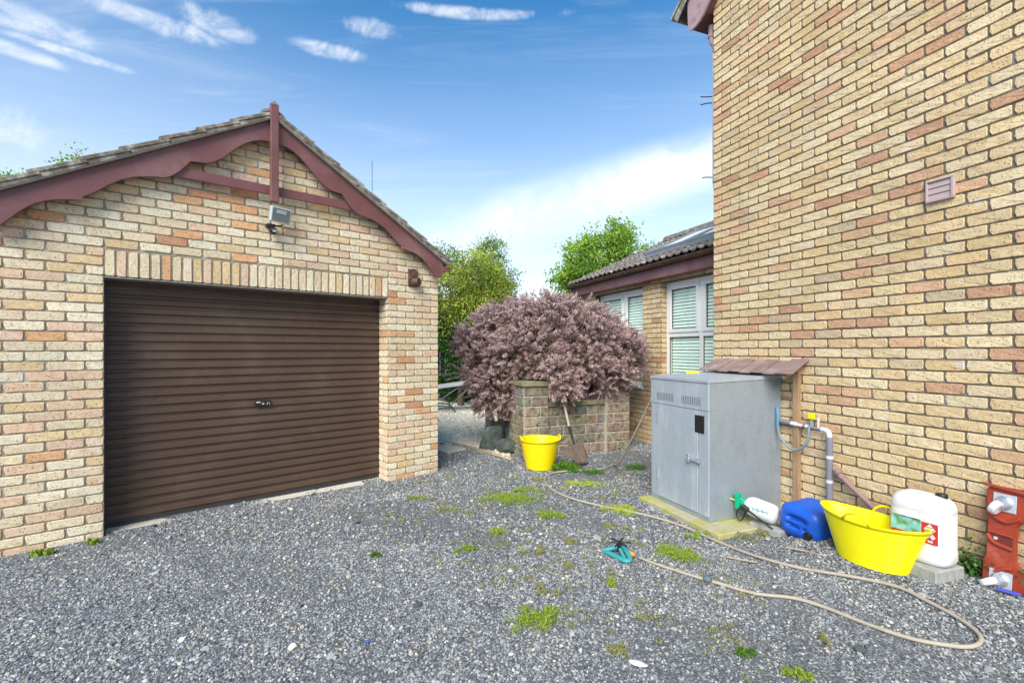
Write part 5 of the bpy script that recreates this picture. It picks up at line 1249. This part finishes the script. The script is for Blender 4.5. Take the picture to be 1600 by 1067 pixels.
bl.add(V, Fv); bo = bl.build('blade', 'rust', sh, smooth='full'); sd_m = bo.modifiers.new('t', 'SOLIDIFY'); sd_m.thickness = .003

# ================================================================== STONES, EDGING, LOUNGER
def boulder(label, loc, rx, ry, rz_, rot, seed):
    bm = bmesh.new(); bmesh.ops.create_icosphere(bm, subdivisions=3, radius=1); r = random.Random(seed)
    ds = [(Vector((r.gauss(0, 1), r.gauss(0, 1), r.gauss(0, 1))).normalized(), r.uniform(.62, .95)) for _ in range(16)]
    for v in bm.verts:
        for d, k in ds:
            q = v.co.dot(d)
            if q > k: v.co -= d * (q - k) * .92
        v.co.x *= rx; v.co.y *= ry; v.co.z *= rz_
    me = bpy.data.meshes.new('boulder'); bm.to_mesh(me); bm.free(); me.materials.append(MT['boulder'])
    o = link('boulder', me, None, loc, rot); tag(o, label, 'boulder', 'dark boulders left of the stone planter'); return o
boulder('upright dark green boulder, left of the three by the stone planter', (-.30, 6.95, .16), .19, .15, .26, (R(10), R(22), R(30)), 3)
boulder('low grey green boulder touching the stone planter, front of the three', (-.06, 6.78, .09), .20, .15, .15, (0, R(-8), R(15)), 8)
boulder('tall dark boulder behind the low one, against the stone planter', (-.04, 7.18, .22), .17, .14, .32, (R(-8), R(14), R(60)), 12)
m = MB(); m.bar((-1.21, 7.583, .02), (-.57, 7.0, .022), .028, .04); m.bar((-.565, 6.995, .022), (.0, 6.33, .016), .028, .04)
tag(m.build('edging_board', 'wood_edge', None, bevel=.004), 'thin timber edging between the slate gravel and the pale gravel', 'edging')
for (px_, py_, wx, wy, rz_, lb) in ((-1.02, 7.02, .62, .36, 43, 'cream paving slab at the garage corner, nearest the slate gravel'), (-1.18, 7.52, .60, .30, 43, 'cream paving slab just behind the nearest one at the garage corner')):
    m = MB(); m.box(-wx / 2, wx / 2, -wy / 2, wy / 2, -.02, .032); tag(m.build('paving_slab', 'conc_pale', None, bevel=.008, loc=(px_, py_, 0), rot=(0, 0, R(-rz_))), lb, 'paving slab')
lo = empty('garden_lounger', 'pale grey garden lounger on curved metal legs beyond the garage corner', 'lounger', (-1.35, 11.2, 0), R(12))
m = MB(); m.box(-.75, .72, -.3, .3, .62, .68); m.build('seat', 'lounger', lo, bevel=.01); lo.children[0].rotation_euler = (0, R(-7), 0)
for y in (-.25, .25):
    m = MB(); m.tube([(.05, y, .60), (-.35, y, .33)], .018, 6); m.tube([(.35, y, .62), (-.12, y, .20)], .018, 6); m.build('leg', 'loungeleg', lo)
    m = MB(); m.tube(spline([(-.45, y, .34), (-.28, y, .32), (-.14, y, .22)], 4), .02, 6); m.tube(spline([(-.45, y, .18), (-.18, y, .16), (-.06, y, .08), (-.02, y, .01)], 4), .02, 6); m.build('foot', 'loungeleg', lo)

# ================================================================== WEEDS AND MOSS
def patch(label, x, y, rx, ry, h, n, matname, name='moss_clump', cat='moss', size=.012, grp='green moss and weed clumps on the slate gravel', seed=0, rot=0):
    """a low irregular cushion of small leaves"""
    r = np.random.default_rng(seed + int(abs(x) * 1000) + int(y * 100)); k = max(5, int(n / 90))
    ks = .3 if name == 'grass_tuft' else .55; cs = np.stack([r.normal(0, ks, k) * rx, r.normal(0, ks, k) * ry], 1); rad = r.uniform(.12, .48, k) * min(rx, ry) * 1.5
    pick_ = r.integers(0, k, n); off = r.normal(0, 1, (n, 2)) * rad[pick_][:, None] * .55
    P = cs[pick_] + off; q = np.clip(1 - (np.linalg.norm(off, axis=1) / (rad[pick_] * 1.3)) ** 2, .05, 1)
    z = h * q * r.uniform(.3, 1, n); C = np.stack([P[:, 0], P[:, 1], z + .004], 1)
    base = gz(x, y)
    D = np.stack([r.normal(0, .5, n), r.normal(0, .5, n), np.ones(n)], 1)
    o = leaves(name, C, D, size, .45, matname, .5 + (q - .5) * .3 + r.normal(0, .2, n), jitter=.35)
    o.location = (x, y, base + .004); o.rotation_euler = (0, 0, rot); tag(o, label, cat, grp); return o
patch('largest bright green moss patch in the middle of the gravel yard', .0, 4.64, .27, .12, .045, 5200, 'leaf_moss')
patch('small bright moss patch just behind the largest one', .13, 4.93, .14, .07, .03, 1400, 'leaf_moss')
patch('round moss clump to the right of the largest moss patch', .355, 4.18, .11, .08, .04, 1700, 'leaf_moss')
patch('small moss tuft in front of the largest moss patch', -.13, 3.83, .08, .06, .03, 900, 'leaf_moss')
patch('dark lush grass tuft between yellow round tub and the shovel', .66, 5.78, .20, .12, .085, 3800, 'leaf_grass', 'grass_tuft', 'grass', .03)
patch('yellow green moss strip behind the hose near the planter', .79, 5.16, .22, .12, .02, 1700, 'leaf_mossy')
patch('yellow moss patch lying along the hose', .99, 4.33, .17, .09, .025, 2300, 'leaf_mossy')
patch('bright moss patch between the sprinkler hose and the cabinet slab', 1.21, 3.42, .15, .10, .035, 2900, 'leaf_moss')
patch('moss clump in the middle foreground, nearest the camera', .15, 2.60, .115, .075, .035, 2600, 'leaf_moss')
patch('small moss strip in front of the right garage pier', -.93, 4.72, .14, .05, .02, 900, 'leaf_moss')
patch('grass tuft at the foot of the left garage pier, nearer its corner', -3.22, 3.60, .09, .03, .03, 160, 'leaf_moss', 'grass_tuft', 'grass', .032)
patch('grass tuft at the foot of the left garage pier, further from its corner', -3.42, 3.42, .09, .03, .035, 170, 'leaf_moss', 'grass_tuft', 'grass', .036)
for i, (x, y, s, mt, lb) in enumerate(((.38, 3.23, .07, 'leaf_olive', 'sparse brownish weed tuft beside the sprinkler, to its left'), (.62, 3.0, .06, 'leaf_moss', 'tiny green weed tuft in front of the sprinkler'), (.22, 2.93, .07, 'leaf_olive', 'thin olive weed tuft behind the foreground moss clump'),
        (.52, 2.33, .055, 'leaf_olive', 'weed tuft in front of the foreground moss clump, to its right'), (1.14, 2.29, .05, 'leaf_grass', 'leafy green weed at the bottom inside the hose loop side'), (1.3, 2.16, .06, 'leaf_moss', 'broad-leaved green weed at the bottom right edge'),
        (1.49, 3.75, .08, 'leaf_moss', 'pale green weeds beside the corner of the mossy slab'), (2.0, 3.74, .13, 'leaf_olive', 'mossy weed strip along the slab before the sprayer'), (1.6, 2.4, .05, 'leaf_olive', 'thin weed inside the loop of the hose'), (-.97, 3.38, .04, 'leaf_grass', 'lone green weed in the open gravel in front of the roller door'),
        (.86, 3.9, .09, 'leaf_olive', 'brownish weeds behind the sprinkler'), (.45, 3.62, .09, 'leaf_olive', 'sparse olive weeds between moss clump and sprinkler'), (-.55, 4.3, .22, 'leaf_olive', 'wide thin spread of olive weeds left of the largest moss patch'), (.15, 3.45, .10, 'leaf_olive', 'sparse olive weeds in the middle of the yard'),
        (.95, 5.65, .12, 'leaf_grass', 'small green weeds on the brown soil by the planter'), (1.55, 5.9, .12, 'leaf_grass', 'green weeds in the shade beside the metal cabinet'), (-.35, 3.5, .06, 'leaf_moss', 'lone small moss tuft left of the middle of the yard'), (.30, 5.3, .12, 'leaf_olive', 'thin olive weeds between the hose bend and the round tub'))):
    patch(lb, x, y, s, s * .7, .03, int(280 + 4200 * s * s * 20) if mt != 'leaf_olive' else int(220 + 3000 * s), mt, 'weed_tuft', 'weed', .014, 'small weeds scattered over the slate gravel', seed=i)
for (hx, hy, s, lb) in ((2.19, -.07, .12, 'dark ivy sprig on the wall foot between white canister and red dolly'), (2.52, -.07, .12, 'dark ivy sprig at the wall foot seen through the red dolly')):
    p = on(hx, hy); n = 420; C = np.stack([rng.normal(0, s * .55, n), rng.normal(0, .03, n), np.abs(rng.normal(0, .085, n))], 1)
    o = leaves('ivy_sprig', C, np.array([0, -1, .4]) + np.zeros((n, 3)), .024, .8, 'leaf_dark', rng.normal(.6, .25, n)); o.location = p; o.rotation_euler = (0, 0, HF[1]); tag(o, lb, 'ivy')
cen = [(-.9, 4.2, .5), (-.3, 3.6, .35), (.2, 3.9, .4), (.5, 3.2, .3), (.9, 3.7, .3), (.6, 4.8, .4), (1.2, 4.9, .3), (0, 3.1, .25), (.3, 2.6, .15), (1.5, 5.6, .4), (-.2, 5.2, .4), (1.3, 3.0, .25), (.75, 2.6, .2), (-.9, 5.3, .3), (1.9, 3.75, .2), (1.1, 2.4, .2)]
P_ = []
for (a, b, c) in cen:
    k = int(150 + 1300 * c); sub = rng.normal(0, c * .6, (max(6, k // 22), 2)); q = sub[rng.integers(0, len(sub), k)] + rng.normal(0, .016, (k, 2)); P_.append(q + np.array([a, b]))
P_ = np.vstack(P_); hx_, hy_ = hl(P_[:, 0], P_[:, 1]); P_ = P_[(hy_ < -.1) & ~((hx_ > -.1) & (hx_ < 1.1) & (hy_ > -1.05))]
C_ = np.array([(a, b, gz(a, b) + .012 + .008 * random.random()) for a, b in P_])
o = leaves('ground_moss', C_, np.tile(np.array([0, 0, 1.]), (len(C_), 1)), .0125, .5, 'leaf_olive', rng.normal(.55, .25, len(C_)), jitter=.6); o['kind'] = 'stuff'
# odd stones and scraps
for (x, y, sx_, sy_, sz_, mt, lb, nm, ct) in ((.60, 2.235, .045, .022, .008, 'white_pl', 'white flat shell-like stone in the foreground gravel', 'flat_stone', 'stone'), (1.72, 2.32, .030, .022, .018, 'boulder', 'dark angular stone in the loop of the hose foreground', 'stone', 'stone'),
        (-.73, 2.37, .010, .008, .008, 'blue', 'tiny bright blue plastic scrap in the foreground gravel', 'plastic_scrap', 'scrap')):
    bm = bmesh.new(); bmesh.ops.create_icosphere(bm, subdivisions=2, radius=1)
    for v in bm.verts: v.co = Vector((v.co.x * sx_ * random.uniform(.8, 1.1), v.co.y * sy_ * random.uniform(.8, 1.1), v.co.z * sz_))
    me = bpy.data.meshes.new(nm); bm.to_mesh(me); bm.free(); me.materials.append(MT[mt]); o = link(nm, me, None, (x, y, gz(x, y) + .014), (0, 0, R(-25))); tag(o, lb, ct)
for a_, lb in (([(1.96, 3.36, .08), (2.07, 3.28, .085), (2.15, 3.20, .085)], 'pale dry stick lying between the blue canister and the large yellow tub'), ([(1.52, 3.32, .03), (1.60, 3.27, .032), (1.68, 3.22, .035)], 'pale dry stick lying on the gravel just behind the hose')):
    m = MB(); m.tube(a_, .006, 5); tag(m.build('stick', 'wood_edge'), lb, 'stick')
bpy.context.view_layer.update()
